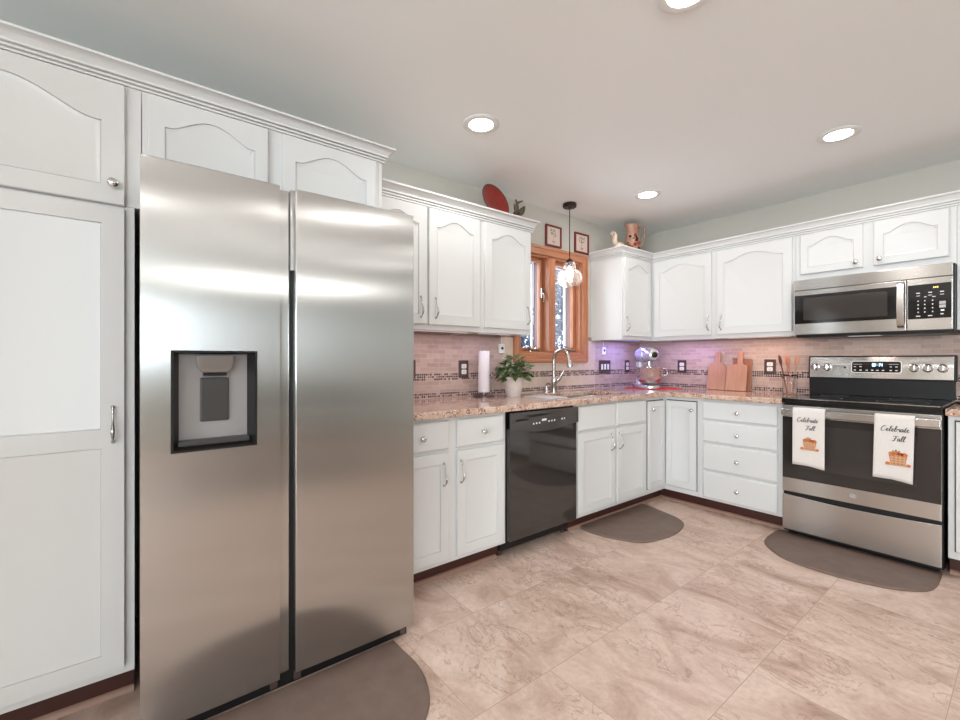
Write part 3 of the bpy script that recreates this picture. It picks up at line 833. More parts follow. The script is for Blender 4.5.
# backguard
bg_ = M().box(X0 + .002, X1 - .002, -.098, -.035, .9265, 1.045)
bgo = obj('backguard', bg_, BLACKP, rg, bev=.003)
S = .012   # control panel leans back
def lean(z, c): return -(.104 - (z - 1.04) * .10) - c
m = M().ringstack([[(X0 - .004, lean(z, 0), z), (X1 + .006, lean(z, 0), z), (X1 + .006, -.030, z), (X0 - .004, -.030, z)] for z in (1.040, 1.206)])
obj('control_housing', m, BLACKP, bgo, bev=.006)
m = M().ringstack([[(X0 + .006, lean(z, .004), z), (X1 - .006, lean(z, .004), z), (X1 - .006, lean(z, 0.0), z), (X0 + .006, lean(z, 0.0), z)] for z in (1.050, 1.198)])
cpl = obj('control_panel', m, STEEL, bgo, bev=.0015)
def rrect(a0, a1, b0, b1, r, k=5):
    out = []
    for cx, cy, t0 in ((a1 - r, b1 - r, 0), (a0 + r, b1 - r, PI / 2), (a0 + r, b0 + r, PI), (a1 - r, b0 + r, 1.5 * PI)):
        for i in range(k + 1): t = t0 + PI / 2 * i / k; out.append((cx + r * math.cos(t), cy + r * math.sin(t)))
    return out
def on_panel(poly, c0, c1): return M().prism(poly, c0, c1, lambda a, b, h: (a, lean(b, h), b))
obj('display_bezel', on_panel(rrect(1.722, 1.982, 1.088, 1.170, .014), .0041, .0055), WHITEP, cpl)
dsp = obj('display_window', on_panel(rrect(1.726, 1.978, 1.092, 1.166, .012), .0055, .0070), BLACKG, cpl)
seg7 = {'1': 'bc', '0': 'abcdef', '4': 'bcfg'}
def digit(m, ch, a, b, w, h, t, put):
    S7 = {'a': (0, h, w, h), 'b': (w, h / 2, w, h), 'c': (w, 0, w, h / 2), 'd': (0, 0, w, 0), 'e': (0, 0, 0, h / 2), 'f': (0, h / 2, 0, h), 'g': (0, h / 2, w, h / 2)}
    for s_ in seg7[ch]:
        x0, y0, x1, y1 = S7[s_]
        put(m, a + x0 - t, a + x1 + t, b + y0 - t, b + y1 + t)
put = lambda m, a0, a1, b0, b1: m.prism([(a0, b0), (a1, b0), (a1, b1), (a0, b1)], .0071, .0078, lambda a, b, h: (a, lean(b, h), b))
m = M()
for ch, a in (('1', 1.826), ('0', 1.840), ('1', 1.862), ('4', 1.876)): digit(m, ch, a, 1.134, .009, .018, .0013, put)
put(m, 1.8575, 1.8600, 1.138, 1.141); put(m, 1.8575, 1.8600, 1.147, 1.150)
obj('clock_digits', m, LED, dsp)
def leg_(*q):
    m = M(); put(m, *q); obj('button_legend', m, PRINT, dsp)
for a in (1.742, 1.773, 1.806, 1.835, 1.862, 1.890, 1.929, 1.957): leg_(a - .006, a + .006, 1.103, 1.109)
for a in (1.742, 1.773, 1.929, 1.957): leg_(a - .006, a + .006, 1.128, 1.132)
for a in (1.757, 1.943): leg_(a - .024, a + .024, 1.146, 1.1478)
for x in (1.511, 1.583, 2.040, 2.104, 2.170):
    y = lean(1.124, .004)
    k_ = obj('knob', M().lathe([(.027, 0), (.027, .003), (.023, .005), (.021, .022), (.018, .025), (.001, .0255)], (x, y, 1.124), 24, '-y'), KNOBM, cpl, smooth=40)
    obj('knob_grip', M().box(x - .004, x + .004, y - .033, y - .0255, 1.106, 1.142), KNOBM, k_, bev=.001)
    obj('knob_legend', M().prism([(x + .0335 * math.cos(t), 1.124 + .0335 * math.sin(t)) for t in [PI * .15 + PI * .7 * q / 8 for q in range(9)]] + [(x + .032 * math.cos(t), 1.124 + .032 * math.sin(t)) for t in [PI * .85 - PI * .7 * q / 8 for q in range(9)]], .0041, .0045, lambda a, b, h: (a, lean(b, h), b)), DGREY, k_)
obj('indicator_light', M().lathe([(.006, 0), (.006, .0015), (.001, .002)], (1.687, lean(1.125, .004), 1.125), 14, '-y'), BLACKP, cpl)
# oven door
od = obj('oven_door', M().box(X0 + .004, X1 - .004, -.664, -.627, .303, .878), STEEL, rg, bev=.004)
obj('door_glass', M().box(X0 + .006, X1 - .006, -.6675, -.6645, .395, .800), mat('oven_glass', (.03, .026, .024), .07), od, bev=.001)
obj('oven_window', M().box(X0 + .10, X1 - .10, -.6683, -.6677, .47, .755), mat('oven_window_glass', (.045, .039, .036), .10), od)
hb = obj('door_handle', M().box(X0 + .010, X1 - .002, -.716, -.696, .812, .858), STEEL, od, bev=.006, seg=3)
obj('handle_bracket', M().box(X0 + .012, X0 + .042, -.697, -.6645, .818, .852).box(X1 - .035, X1 - .006, -.697, -.6645, .818, .852), STEEL, hb, bev=.003)
# round maker's mark on the lower strip
lc = (1.846, .352)
m = M().prism([(lc[0] + .019 * math.cos(t), lc[1] + .015 * math.sin(t)) for t in [2 * PI * k / 28 for k in range(28)]], -.6652, -.6642, xz)
bd = obj('emblem', m, mat('emblem_grey', (.30, .29, .28), .4, .6), od)
m = M().tube([(lc[0] + .0155 * math.cos(t), -.6656, lc[1] + .0118 * math.sin(t)) for t in [2 * PI * k / 28 for k in range(29)]], .0008, 6)
m.tube(spline([(lc[0] - .002, -.6656, lc[1] + .006), (lc[0] - .009, -.6656, lc[1] + .003), (lc[0] - .008, -.6656, lc[1] - .005), (lc[0] - .001, -.6656, lc[1] - .003), (lc[0] - .003, -.6656, lc[1] + .001)], 4), .0008, 6)
m.tube(spline([(lc[0] + .009, -.6656, lc[1] + .005), (lc[0] + .003, -.6656, lc[1] + .005), (lc[0] + .002, -.6656, lc[1]), (lc[0] + .006, -.6656, lc[1] + .001), (lc[0] + .002, -.6656, lc[1] - .003), (lc[0] + .009, -.6656, lc[1] - .005)], 4), .0008, 6)
obj('emblem_letters', m, PRINT, bd)
# storage drawer with scooped top edge
K = 20
top = [(X1 - .004 - (X1 - X0 - .008) * k / K, .284 - .014 * math.sin(PI * k / K)) for k in range(K + 1)]
obj('storage_drawer', M().prism([(X0 + .004, .050), (X1 - .004, .050)] + top, -.664, -.627, xz), STEEL, rg, bev=.004)
obj('drawer_recess', M().box(X0 + .006, X1 - .006, -.645, -.626, .268, .3025), BLACKP, rg)
obj('range_foot', M().box(X0 + .02, X1 - .02, -.60, -.06, .0005, .03), BLACKP, rg)

# ================================================================== microwave
mw = thing('over_range_microwave', 'stainless over-the-range microwave with black keypad', 'microwave')
A0, A1 = 1.4765, 2.2470
obj('microwave_body', M().box(A0, A1, -.395, -.012, 1.336, 1.7340), BLACKP, mw, bev=.003)
obj('top_vent_band', M().box(A0, A1 - .006, -.432, -.396, 1.660, 1.7335), STEEL, mw, bev=.004)
md = obj('microwave_door', M().box(A0, 2.049, -.432, -.396, 1.352, 1.658), STEEL, mw, bev=.004)
obj('door_glass', M().box(A0 + .004, 2.006, -.4345, -.4325, 1.428, 1.625), BLACKG, md, bev=.001)
obj('door_window', M().prism(rrect(A0 + .055, 1.965, 1.450, 1.602, .01), -.4352, -.4347, xz), mat('microwave_window_mesh', (.045, .038, .035), .07), md)
m = M().ringstack([[(x, -.432 - c, z) for x, c in ((2.010, d0), (2.043, d0), (2.043, d0 + .010), (2.010, d0 + .010))]
    for z, d0 in [(1.372, .002), (1.385, .016), (1.42, .027), (1.515, .033), (1.61, .027), (1.640, .016), (1.652, .002)]])
obj('door_handle', m, STEEL, md, bev=.003)
cp = obj('control_panel', M().box(2.051, A1 - .006, -.432, -.396, 1.352, 1.658), STEEL, mw, bev=.004)
kp = obj('keypad', M().box(2.056, 2.235, -.4345, -.4325, 1.420, 1.622), BLACKG, cp, bev=.001)
def lg(a, b, w_, h_, mt=None, nm='key_legend'): obj(nm, M().box(a - w_ / 2, a + w_ / 2, -.4352, -.4347, b - h_ / 2, b + h_ / 2), mt or PRINT, kp)
for r_ in range(4):
    for a in (2.100, 2.128, 2.160): lg(a, 1.525 - r_ * .022, .0055, .0065)
for a in (2.100, 2.150, 2.198): lg(a, 1.572, .016, .005); lg(a, 1.556, .016, .003)
for a in (2.10, 2.15): lg(a, 1.436, .018, .005)
lg(2.130, 1.548, .010, .004); lg(2.165, 1.546, .014, .004)
lg(2.198, 1.443, .012, .006); lg(2.20, 1.464, .014, .009)
lg(2.200, 1.508, .026, .017, mat('grey_key', (.45, .44, .43), .5), 'start_key')
lg(2.200, 1.487, .026, .017, bpy.data.materials['grey_key'], 'stop_key')
for a in (2.165, 2.173, 2.181): lg(a, 1.600, .003, .009, LEDA, 'clock_digit')
obj('bottom_grille', M().box(A0 + .04, 1.72, -.375, -.09, 1.3325, 1.3355), DGREY, mw)
obj('bottom_grille', M().box(1.95, A1 - .04, -.375, -.09, 1.3325, 1.3355), DGREY, mw)
obj('cooktop_lamp_lens', M().box(1.76, 1.92, -.37, -.30, 1.3315, 1.3355), WHITEP, mw)

# ================================================================== dish towels on the oven handle
def towel(a0, a1, zb, zbb, skew, label):
    t = thing('dish_towel', label, 'towel', ((a0 + a1) / 2, -.706, .8655), group=None)
    hw = (a1 - a0) / 2
    prof = [(-.0135, -(.8655 - zb)), (-.0135, -.25), (-.0132, -.15), (-.0130, -.08), (-.0130, -.010), (-.0105, -.002), (-.004, .0015), (.004, .0015), (.0125, -.002), (.0145, -.010), (.0150, -.055), (.018, -.09), (.020, -(.8655 - zbb))]
    prof = [(y, z) for y, z in prof]
    nx = 18; vs = []; fs = []
    # dense profile
    P = [Vector((0, y, z)) for y, z in prof]
    D = []
    for i in range(len(P) - 1):
        n_ = max(1, int((P[i + 1] - P[i]).length / .02))
        for k in range(n_): D.append(P[i].lerp(P[i + 1], k / n_))
    D.append(P[-1])
    for q in D:
        front = q.y < 0
        for k in range(nx + 1):
            u = k / nx * 2 - 1
            wav = .0022 * math.sin(u * 5 + 1) * min(1, max(0, -q.z - .03) / .15) if front else 0
            vs.append((u * hw * (1 if front else 1 - .16 * min(1, -q.z / .05 if q.z < 0 else 0)) - (0 if front or q.z > -.03 else .012) + (skew * (-q.z) if front else 0), q.y - abs(wav) - .0006, q.z - (.012 * max(0, u) * (-q.z) / .36 if front else 0)))
    n = nx + 1
    for j in range(len(D) - 1):
        for k in range(nx): fs.append((j * n + k, j * n + k + 1, (j + 1) * n + k + 1, (j + 1) * n + k))
    o = obj('cloth', M().add(vs, fs), CLOTH, t, smooth=60)
    s_ = o.modifiers.new('solid', 'SOLIDIFY'); s_.thickness = .0016; s_.offset = 1
    return t, o, hw
GL = {   # cursive letters as strokes in a unit box (x, y), x-height 1, ascender 2
 'C': (1.5, [[(1.35, 1.75), (1.1, 2.0), (.6, 1.8), (.15, 1.0), (.2, .3), (.7, 0), (1.2, .3), (1.5, .5)]]),
 'e': (.85, [[(0, .4), (.35, .55), (.65, .85), (.45, 1.05), (.2, .75), (.2, .25), (.5, 0), (.85, .4)]]),
 'l': (.65, [[(0, .4), (.45, 1.1), (.65, 1.9), (.45, 2.05), (.25, 1.4), (.2, .3), (.4, 0), (.65, .35)]]),
 'b': (.95, [[(0, .4), (.4, 1.1), (.6, 1.9), (.42, 2.05), (.22, 1.4), (.15, .3), (.4, 0), (.7, .3), (.6, .85), (.95, .8)]]),
 'r': (.75, [[(0, .6), (.2, 1.15), (.25, .95), (.55, .95), (.5, .4), (.55, .05), (.75, .35)]]),
 'a': (.95, [[(.7, .9), (.4, 1.05), (.1, .6), (.2, .05), (.5, .25), (.72, 1.0), (.68, .3), (.78, 0), (.95, .35)]]),
 't': (.65, [[(0, .4), (.3, 1.1), (.42, 1.7), (.3, .8), (.25, .2), (.4, 0), (.65, .35)], [(.05, 1.25), (.65, 1.35)]]),
 'F': (1.35, [[(.1, 1.6), (.4, 1.95), (.9, 1.8), (1.6, 2.05)], [(.95, 1.85), (.75, 1.0), (.5, .1), (.15, -.05), (.05, .25)], [(.4, 1.0), (.8, 1.08), (1.15, 1.2)]]),
}
def script(m, text, x, z, s, y, rad):
    for ch in text:
        w_, st = GL[ch]
        for k in st:
            pts = spline([(x + (q[0] + .18 * q[1]) * s, y, z + q[1] * s) for q in k], 5)
            # pen strokes: thicker on the way down
            rr = []
            for i in range(len(pts)):
                dz = pts[min(i + 1, len(pts) - 1)].z - pts[max(i - 1, 0)].z
                rr.append(rad * (1.35 if dz < 0 else .75))
            n0 = len(m.v); m.tube(pts, rr, 6)
            for i in range(n0, len(m.v)): m.v[i] = (m.v[i][0], y + (m.v[i][1] - y) * .3, m.v[i][2])
        x += w_ * s
    return m
def towel_print(t, hw, dx, s):
    y = -.0185
    m = M(); script(m, 'Celebrate', dx - .062 * s, -.092 * s, .0150 * s * 1.0, y, .0013)
    script(m, 'Fall', dx - .012 * s, -.145 * s, .0145 * s, y, .0013)
    obj('lettering', m, INK, t, smooth=60)
    zc = -.243 * s; S = s
    P = lambda pts, h=.0: [(dx + .012 * s + a * S, zc + b * S) for a, b in pts]
    bk = M().prism(P([(-.030, -.032), (.030, -.032), (.038, .018), (-.038, .018)]), y - .0008, y + .001, xz)
    obj('printed_basket', bk, BROWNP, t)
    b2 = M()
    for zz in (-.024, -.010, .004): b2.prism(P([(-.034, zz), (.034, zz), (.035, zz + .006), (-.035, zz + .006)]), y - .0012, y - .0005, xz)
    for q in range(4): b2.prism(P([(-.026 + q * .016, -.032), (-.021 + q * .016, -.032), (-.023 + q * .018, .018), (-.029 + q * .018, .018)]), y - .0011, y - .0005, xz)
    obj('basket_bands', b2, TANP, t)
    f = M()
    for a, b, r, e in ((-.026, .026, .013, 0), (.026, .024, .014, 0), (-.006, .030, .014, 0), (.010, .026, .012, 0), (-.043, -.030, .010, 0), (.043, -.032, .010, 0)):
        f.prism(P([(a + r * math.cos(k * PI / 8), b + r * .85 * math.sin(k * PI / 8)) for k in range(16)]), y - .0016, y - .0005, xz)
    obj('printed_pumpkins', f, ORANGE, t)
    f = M()
    for k in range(9):
        a = -.045 + k * .011
        f.prism(P([(a + .008 * math.cos(q * PI / 5), -.036 + .004 * math.sin(q * PI / 5)) for q in range(10)]), y - .0014, y - .0005, xz)
    obj('printed_straw', f, TANP, t)
    f = M()
    for a, b, r in ((-.008, .045, .005), (.006, .042, .004), (-.020, .041, .004)):
        f.prism(P([(a + r * math.cos(k * PI / 5), b + r * math.sin(k * PI / 5)) for k in range(10)]), y - .0019, y - .0005, xz)
    obj('printed_stems', f, SPRIG, t)
t, o, hw = towel(1.553, 1.722, .502, .60, -.004, 'cream dish towel with script and pumpkin basket, left on the oven handle')
towel_print(t, hw, -.004, .93)
t, o, hw = towel(1.955, 2.122, .502, .60, -.022, 'cream dish towel with script and pumpkin basket, right on the oven handle')
towel_print(t, hw, .004, 1.0)

# ================================================================== stand mixer on the red mat
def ring_pts(r, n): return [(r * math.cos(2 * PI * k / n), r * math.sin(2 * PI * k / n)) for k in range(n)]
rm = tag(obj('red_cloth_mat', M().prism([(a * 1.0, b * .62) for a, b in ring_pts(.25, 48)], 0, .004), REDC, loc=(.345, -.335, .9143), bev=.0015),
         'red oval cloth under the stand mixer in the corner', 'mat')
rm.rotation_euler = (0, 0, PI / 4)
mx = thing('stand_mixer', 'silver stand mixer with steel bowl in the counter corner', 'mixer', (.285, -.362, .9186), math.radians(56))
# local: -Y faces the camera side, bowl towards -Y
m = M().prism([(.085 * math.cos(t), -.075 + .10 * math.sin(t)) for t in [PI + PI * k / 14 for k in range(15)]] + [(.075, .10), (.05, .14), (-.05, .14), (-.075, .10)], 0, .028)
obj('base', m, MIXER, mx, bev=.008, seg=3); mx.scale = (1.05, 1.05, 1.07)
m = M().ringstack([[(a * sx, .095 + b * sy, z) for a, b in ring_pts(1, 20)] for z, sx, sy in ((.0285, .050, .045), (.08, .042, .036), (.16, .040, .034), (.225, .046, .040))])
obj('column', m, MIXER, mx, smooth=60)
m = M()
rings = []
for y, r, zc in ((.155, .012, .275), (.150, .035, .278), (.125, .055, .282), (.06, .066, .288), (-.02, .066, .288), (-.10, .060, .286), (-.150, .052, .284), (-.166, .040, .284), (-.170, .015, .284)):
    rings.append([(r * .92 * math.cos(2 * PI * k / 24), y, zc + r * math.sin(2 * PI * k / 24)) for k in range(24)])
hd = obj('motor_head', m.ringstack(rings), MIXER, mx, smooth=60)
obj('attachment_knob', M().lathe([(.024, 0), (.024, .010), (.018, .014), (.001, .015)], (0, -.169, .284), 20, '-y'), BLACKP, hd)
obj('head_band', M().ringstack([[(r * .93 * math.cos(2 * PI * k / 24), y, .286 + r * math.sin(2 * PI * k / 24)) for k in range(24)] for y, r in ((-.045, .0675), (-.055, .067))], True, True), CHROME, hd)
obj('beater_shaft', M().lathe([(.030, .205), (.030, .228), (.012, .229)], (0, -.075, 0), 20).lathe([(.010, .15), (.010, .206)], (0, -.075, 0), 14), CHROME, mx)
obj('flat_beater', M().tube(spline([(0, -.075, .150), (.045, -.075, .125), (.045, -.075, .085), (0, -.075, .060), (-.045, -.075, .085), (-.045, -.075, .125), (0, -.075, .150)], 5), .005, 8), WHITEP, mx)
bw = M().lathe([(.040, .030), (.045, .032), (.075, .048), (.098, .078), (.108, .115), (.110, .175), (.113, .178), (.113, .181), (.107, .180), (.105, .115), (.094, .080), (.072, .053), (.001, .045)], (0, -.075, 0), 36)
b_ = obj('mixing_bowl', bw, mat('bowl_steel', (.62, .58, .54), .12, 1.0), mx, smooth=60)
obj('bowl_handle', M().tube(spline([(.108, -.075, .165), (.150, -.08, .160), (.155, -.08, .115), (.107, -.075, .100)], 6), .007, 10), CHROME, b_, smooth=60)
obj('speed_lever', M().tube([(.055, .06, .262), (.078, .055, .262)], [.004, .008], 10), BLACKP, hd)

# ================================================================== cutting boards
def board(x, y, w_, h, hx, hw_, hh, th, mt, rot, label, sh=.045):
    zs = h
    poly = [(0, 0), (w_, 0), (w_, h - sh), (w_ - sh * .6, h)] + [(hx + hw_ / 2 + .008, h + .004), (hx + hw_ / 2, h + .014), (hx + hw_ / 2, h + hh), (hx - hw_ / 2, h + hh), (hx - hw_ / 2, h + .014), (hx - hw_ / 2 - .008, h + .004)] + [(sh * .6, h), (0, h - sh)]
    o = obj('cutting_board', M().prism(poly, -th, 0, xz), mt, bev=.004, loc=(x, y, .9143))
    o.rotation_euler = (-math.radians(rot), 0, 0)
    return tag(o, label, 'cutting board')
board(.716, -.078, .155, .232, .082, .040, .105, .016, BOARD, 8, 'paddle-shaped wooden cutting board nearest the stand mixer')
board(.880, -.098, .163, .222, .105, .042, .110, .016, BOARD, 9, 'square-shouldered wooden cutting board in front, handle toward its right', .012)
board(.912, -.052, .152, .272, .02, .04, .004, .012, BOARD2, 6, 'darker cutting board mostly hidden behind the other two boards', .012)

# ================================================================== utensil jar
j = thing('utensil_jar', 'clear glass jar of wooden spoons left of the range', 'jar', (1.362, -.135, .9143))
obj('glass_jar', M().lathe([(.044, .0), (.047, .004), (.047, .125), (.041, .140), (.041, .155), (.0385, .155), (.0385, .138), (.0445, .123), (.0445, .008), (.001, .006)], n=32), GLASS, j, smooth=50)
obj('wire_bail', M().lathe([(.0425, .139), (.0435, .142), (.0435, .146), (.0425, .149)], n=32, close=False).tube([(-.048, 0, .12), (-.052, -.01, .145), (-.044, -.02, .15)], .003, 6).tube([(.048, 0, .12), (.052, -.01, .145), (.044, -.02, .15)], .003, 6), BLACKP, j)
def spoon(tx, ty, top, w_, mt, label, flat=False):
    b0 = Vector((tx * .38, -ty * .4, .012)); b1 = Vector((tx, ty, top - .075)); d = (b1 - b0).normalized()
    m = M().tube([b0, b0.lerp(b1, .5), b1, b1 + d * .02], [.005, .0045, .005, .006], 10)
    rr = [.005, .6 * w_, .95 * w_, w_, .95 * w_, .7 * w_, .15 * w_]
    rings = []
    side = Vector((.85, -.5, 0)).normalized(); side = (side - d * side.dot(d)).normalized(); nrm = d.cross(side)
    for k, r in enumerate(rr):
        c = b1 + d * (.005 + k * .0145)
        rings.append([c + side * r * math.cos(2 * PI * q / 14) + nrm * (.004 if not flat else .003) * math.sin(2 * PI * q / 14) for q in range(14)])
    m.ringstack(rings)
    o = obj('wooden_utensil', m, mt, smooth=60, loc=(1.362, -.135, .9143))
    return tag(o, label, 'utensil')
spoon(-.052, -.010, .285, .017, SPOOND, 'dark wooden spoon leaning far left in the glass jar')
spoon(-.026, .020, .290, .016, SPOON, 'reddish wooden spoon left of centre in the glass jar')
spoon(-.002, -.008, .270, .015, SPOON, 'middle wooden spatula in the glass jar', True)
spoon(.036, .012, .282, .021, BOARD, 'pale wide wooden spatula leaning right in the glass jar', True)

# ================================================================== paper towel, plant, small counter things
t = thing('paper_towel_holder', 'slim paper towel roll on a round dark holder', 'paper towel holder', (.115, -2.145, .9143))
obj('holder_base', M().lathe([(.078, 0), (.078, .006), (.070, .012), (.02, .014)], n=36), BRONZE, t)
obj('holder_rod', M().lathe([(.005, .0135), (.005, .335), (.007, .338), (.001, .341)], n=14), CHROME, t)
obj('tension_arm', M().tube([(.065, .02, .012), (.065, .02, .15), (.060, .02, .17)], .003, 8), CHROME, t)
obj('paper_roll', M().lathe([(.010, .036), (.040, .036), (.040, .326), (.010, .326)], n=40), PAPER, t, smooth=40)
p = thing('potted_plant', 'leafy green plant in a pale round pot left of the faucet', 'plant', (.205, -1.945, .9143))
obj('plant_pot', M().lathe([(.048, 0), (.052, .004), (.068, .078), (.074, .124), (.079, .126), (.079, .142), (.072, .142), (.068, .112), (.001, .110)], n=36), POT, p, smooth=40)
obj('soil', M().lathe([(.066, .112), (.058, .118), (.001, .115)], n=24), BARK, p)
rnd = random.Random(3)
def leafset(m, n, spread, h0, h1, size, c=(0, 0, 0)):
    for i in range(n):
        a = rnd.random() * 2 * PI; r = spread * math.sqrt(rnd.random()); z = h0 + (h1 - h0) * rnd.random() * (1 - .5 * r / spread)
        q = Vector((c[0] + r * math.cos(a), c[1] + r * math.sin(a), c[2] + z))
        d = Vector((math.cos(a) * (.4 + r / spread), math.sin(a) * (.4 + r / spread), .7 - 1.1 * r / spread + rnd.gauss(0, .35))).normalized()
        s_ = d.cross(Vector((0, 0, 1)) + Vector((rnd.gauss(0, .3), rnd.gauss(0, .3), 0))).normalized(); nn = s_.cross(d)
        L_ = size * (.7 + .6 * rnd.random()); Wd = L_ * .30
        m.add([q, q + d * L_ * .45 + s_ * Wd, q + d * L_ - nn * L_ * .15, q + d * L_ * .45 - s_ * Wd, q + d * L_ * .5 + nn * L_ * .06],
              [(0, 1, 4), (1, 2, 4), (2, 3, 4), (3, 0, 4)])
    return m
st = M()
for k in range(14):
    a = rnd.random() * 2 * PI; r = .09 * rnd.random()
    st.tube([(0.01 * math.cos(a), .01 * math.sin(a), .112), (r * .6 * math.cos(a), r * .6 * math.sin(a), .17), (r * math.cos(a), r * math.sin(a), .23)], .002, 6)
obj('stems', st, BARK, p)
obj('foliage', leafset(M(), 230, .108, .125, .310, .052), LEAF, p, smooth=0)
obj('pale_foliage', leafset(M(), 110, .105, .14, .30, .046), LEAFL, p, smooth=0)
obj('red_leaf', leafset(M(), 5, .03, .15, .22, .05, (.02, .03, 0)), REDM, p, smooth=0)
o = tag(obj('drying_mat', M().box(-.12, .13, -.09, .09, 0, .006), mat('pale_grey_mat', (.60, .59, .60), .5), loc=(.395, -1.815, .9143), bev=.002),
        'pale grey drying mat on the counter left of the sink', 'mat')
# window sill sprigs
for n_, (y, lb) in enumerate(((-1.545, 'brown dried leaf sprig on the left window sill'), (-1.085, 'brown dried leaf sprig on the right window sill'))):
    t = thing('leaf_sprig', lb, 'ornament', (-.015, y, OZ0 + .0145))
    obj('twig', M().tube(spline([(0, -.08, .004), (.006, -.03, .012), (-.004, .03, .010), (.002, .085, .006)], 5), .004, 8), BARK, t)
    m = M()
    for k in range(16):
        yy = -.08 + .16 * k / 15; a = rnd.gauss(0, 1); q = Vector((0, yy, .012)); d = Vector((.3 * rnd.gauss(0, .6), rnd.gauss(0, .6), .4 + rnd.random() * .5)).normalized()
        s_ = d.cross(Vector((1, 0, .2))).normalized(); L_ = .022 + .016 * rnd.random()
        m.add([q, q + d * L_ * .5 + s_ * L_ * .3, q + d * L_, q + d * L_ * .5 - s_ * L_ * .3], [(0, 1, 2, 3)])
    obj('dried_leaves', m, mat('dried_leaf', (.36, .17, .08), .6), t, smooth=0)
    m = M(); leafset(m, 8, .02, .01, .06, .03, (0, -.03, 0)); obj('green_leaves', m, OLIVE, t, smooth=0)
o = thing('wooden_trivet', 'dark-rimmed wooden board lying on the counter right of the range', 'trivet', (2.42, -.24, .9143), .4)
obj('board_slab', M().prism(rrect(-.16, .16, -.11, .11, .03), 0, .010), BOARD2, o, bev=.003)
obj('board_rim', M().ringstack([[(a, b, z) for a, b in rrect(-.163 + q, .163 - q, -.113 + q, .113 - q, .03)] for q, z in ((0, .002), (0, .013), (.008, .013), (.008, .0105))], False, False), BLACKP, o)

# ================================================================== wall plates
def plate(wallax, a, z, w_, h, kind, label, cat):
    rz = R90 if wallax == 'L' else 0
    loc = (.0092, a, z) if wallax == 'L' else (a, -.0092, z)
    t = thing('outlet_plate' if kind != 'switch' else 'switch_plate', label, cat, loc, rz)
    obj('cover_plate', M().box(-w_ / 2, w_ / 2, -.006, 0, -h / 2, h / 2), BRONZE, t, bev=.003)
    if kind == 'switch':
        n_ = 3
        for k in range(n_):
            x = (k - 1) * .046
            obj('rocker_switch', M().box(x - .012, x + .012, -.011, -.0062, -.026, .026), WHITEP, t, bev=.002)
    else:
        for zz in (.020, -.020):
            r_ = obj('receptacle', M().prism(rrect(-.021, .021, zz - .016, zz + .016, .008), -.0085, -.0062, xz), WHITEP, t)
            obj('slots', M().box(-.007, -.005, -.0090, -.0086, zz - .005, zz + .005).box(.005, .007, -.0090, -.0086, zz - .005, zz + .005).lathe([(.0025, 0), (.001, .0003)], (0, -.0086, zz - .009), 8, '-y'), BLACKP, r_)
    return t
plate('L', -2.247, 1.112, .085, .125, 'outlet', 'bronze outlet plate left of the paper towel roll', 'outlet')
plate('L', -2.680, 1.115, .085, .125, 'outlet', 'bronze outlet plate just emerging beside the fridge edge', 'outlet')
plate('L', -.604, 1.112, .175, .125, 'switch', 'wide bronze plate with three white switches right of the window', 'switch')
plate('L', -.239, 1.115, .080, .120, 'outlet', 'bronze outlet plate left of the stand mixer', 'outlet')
plate('B', .453, 1.115, .085, .120, 'outlet', 'bronze outlet plate between the stand mixer and cutting boards', 'outlet')
plate('B', 1.187, 1.122, .085, .120, 'outlet', 'bronze outlet plate between the cutting boards and utensil jar', 'outlet')
for y, lb in ((-1.895, 'small white wall control under the narrow cabinet left of the window'), (-.628, 'small white wall control above the three-switch plate')):
    t = thing('dimmer_control', lb, 'switch', (.0092, y, 1.262), R90)
    obj('housing', M().box(-.027, .027, -.016, 0, -.036, .036), WHITEP, t, bev=.004)
    obj('dial', M().lathe([(.010, 0), (.010, .005), (.001, .006)], (0, -.0162, .004), 16, '-y'), BLACKP, t)
    obj('cord', M().tube([(0, -.006, .036), (0, -.006, .088)], .0022, 6), WHITEP, t)

# ================================================================== framed prints
def frame(y, z, seed, label):
    t = thing('framed_print', label, 'picture', (.0012, y, z), R90)
    W_, H_ = .096, .090
    up, cr = rect_frame(-W_, W_, -H_, H_, .015, -.016, 0, xz)
    up.v += []; m = M().add(up.v, up.f).add(cr.v, cr.f)
    obj('frame', m, FRAMEM, t, bev=.002)
    pg = obj('print_paper', M().box(-W_ + .014, W_ - .014, -.008, -.006, -H_ + .014, H_ - .014), MATB, t)
    r_ = random.Random(seed); m = M()
    for k in range(16):
        a = -.035 + .07 * r_.random(); b = .005 + .05 * r_.random(); an = r_.random() * PI; L_ = .014
        m.prism([(a + L_ * math.cos(an), b + L_ * math.sin(an)), (a + .004 * math.cos(an + PI / 2), b + .004 * math.sin(an + PI / 2)), (a - L_ * math.cos(an), b - L_ * math.sin(an)), (a - .004 * math.cos(an + PI / 2), b - .004 * math.sin(an + PI / 2))], -.0086, -.0081, xz)
    m.tube([(.0, -.0083, -.03), (.004, -.0083, .01), (-.004, -.0083, .055)], .0012, 6)
    obj('printed_sprig', m, SPRIG, pg)
    obj('printed_caption', M().box(-.018, .022, -.0086, -.0081, -.045, -.041).box(-.010, .020, -.0086, -.0081, -.056, -.053), INK, pg)
    return t
frame(-1.307, 2.222, 1, 'red-framed botanical print above the window, left of the pendant')
frame(-.938, 2.222, 5, 'red-framed botanical print above the window, right of the pendant')
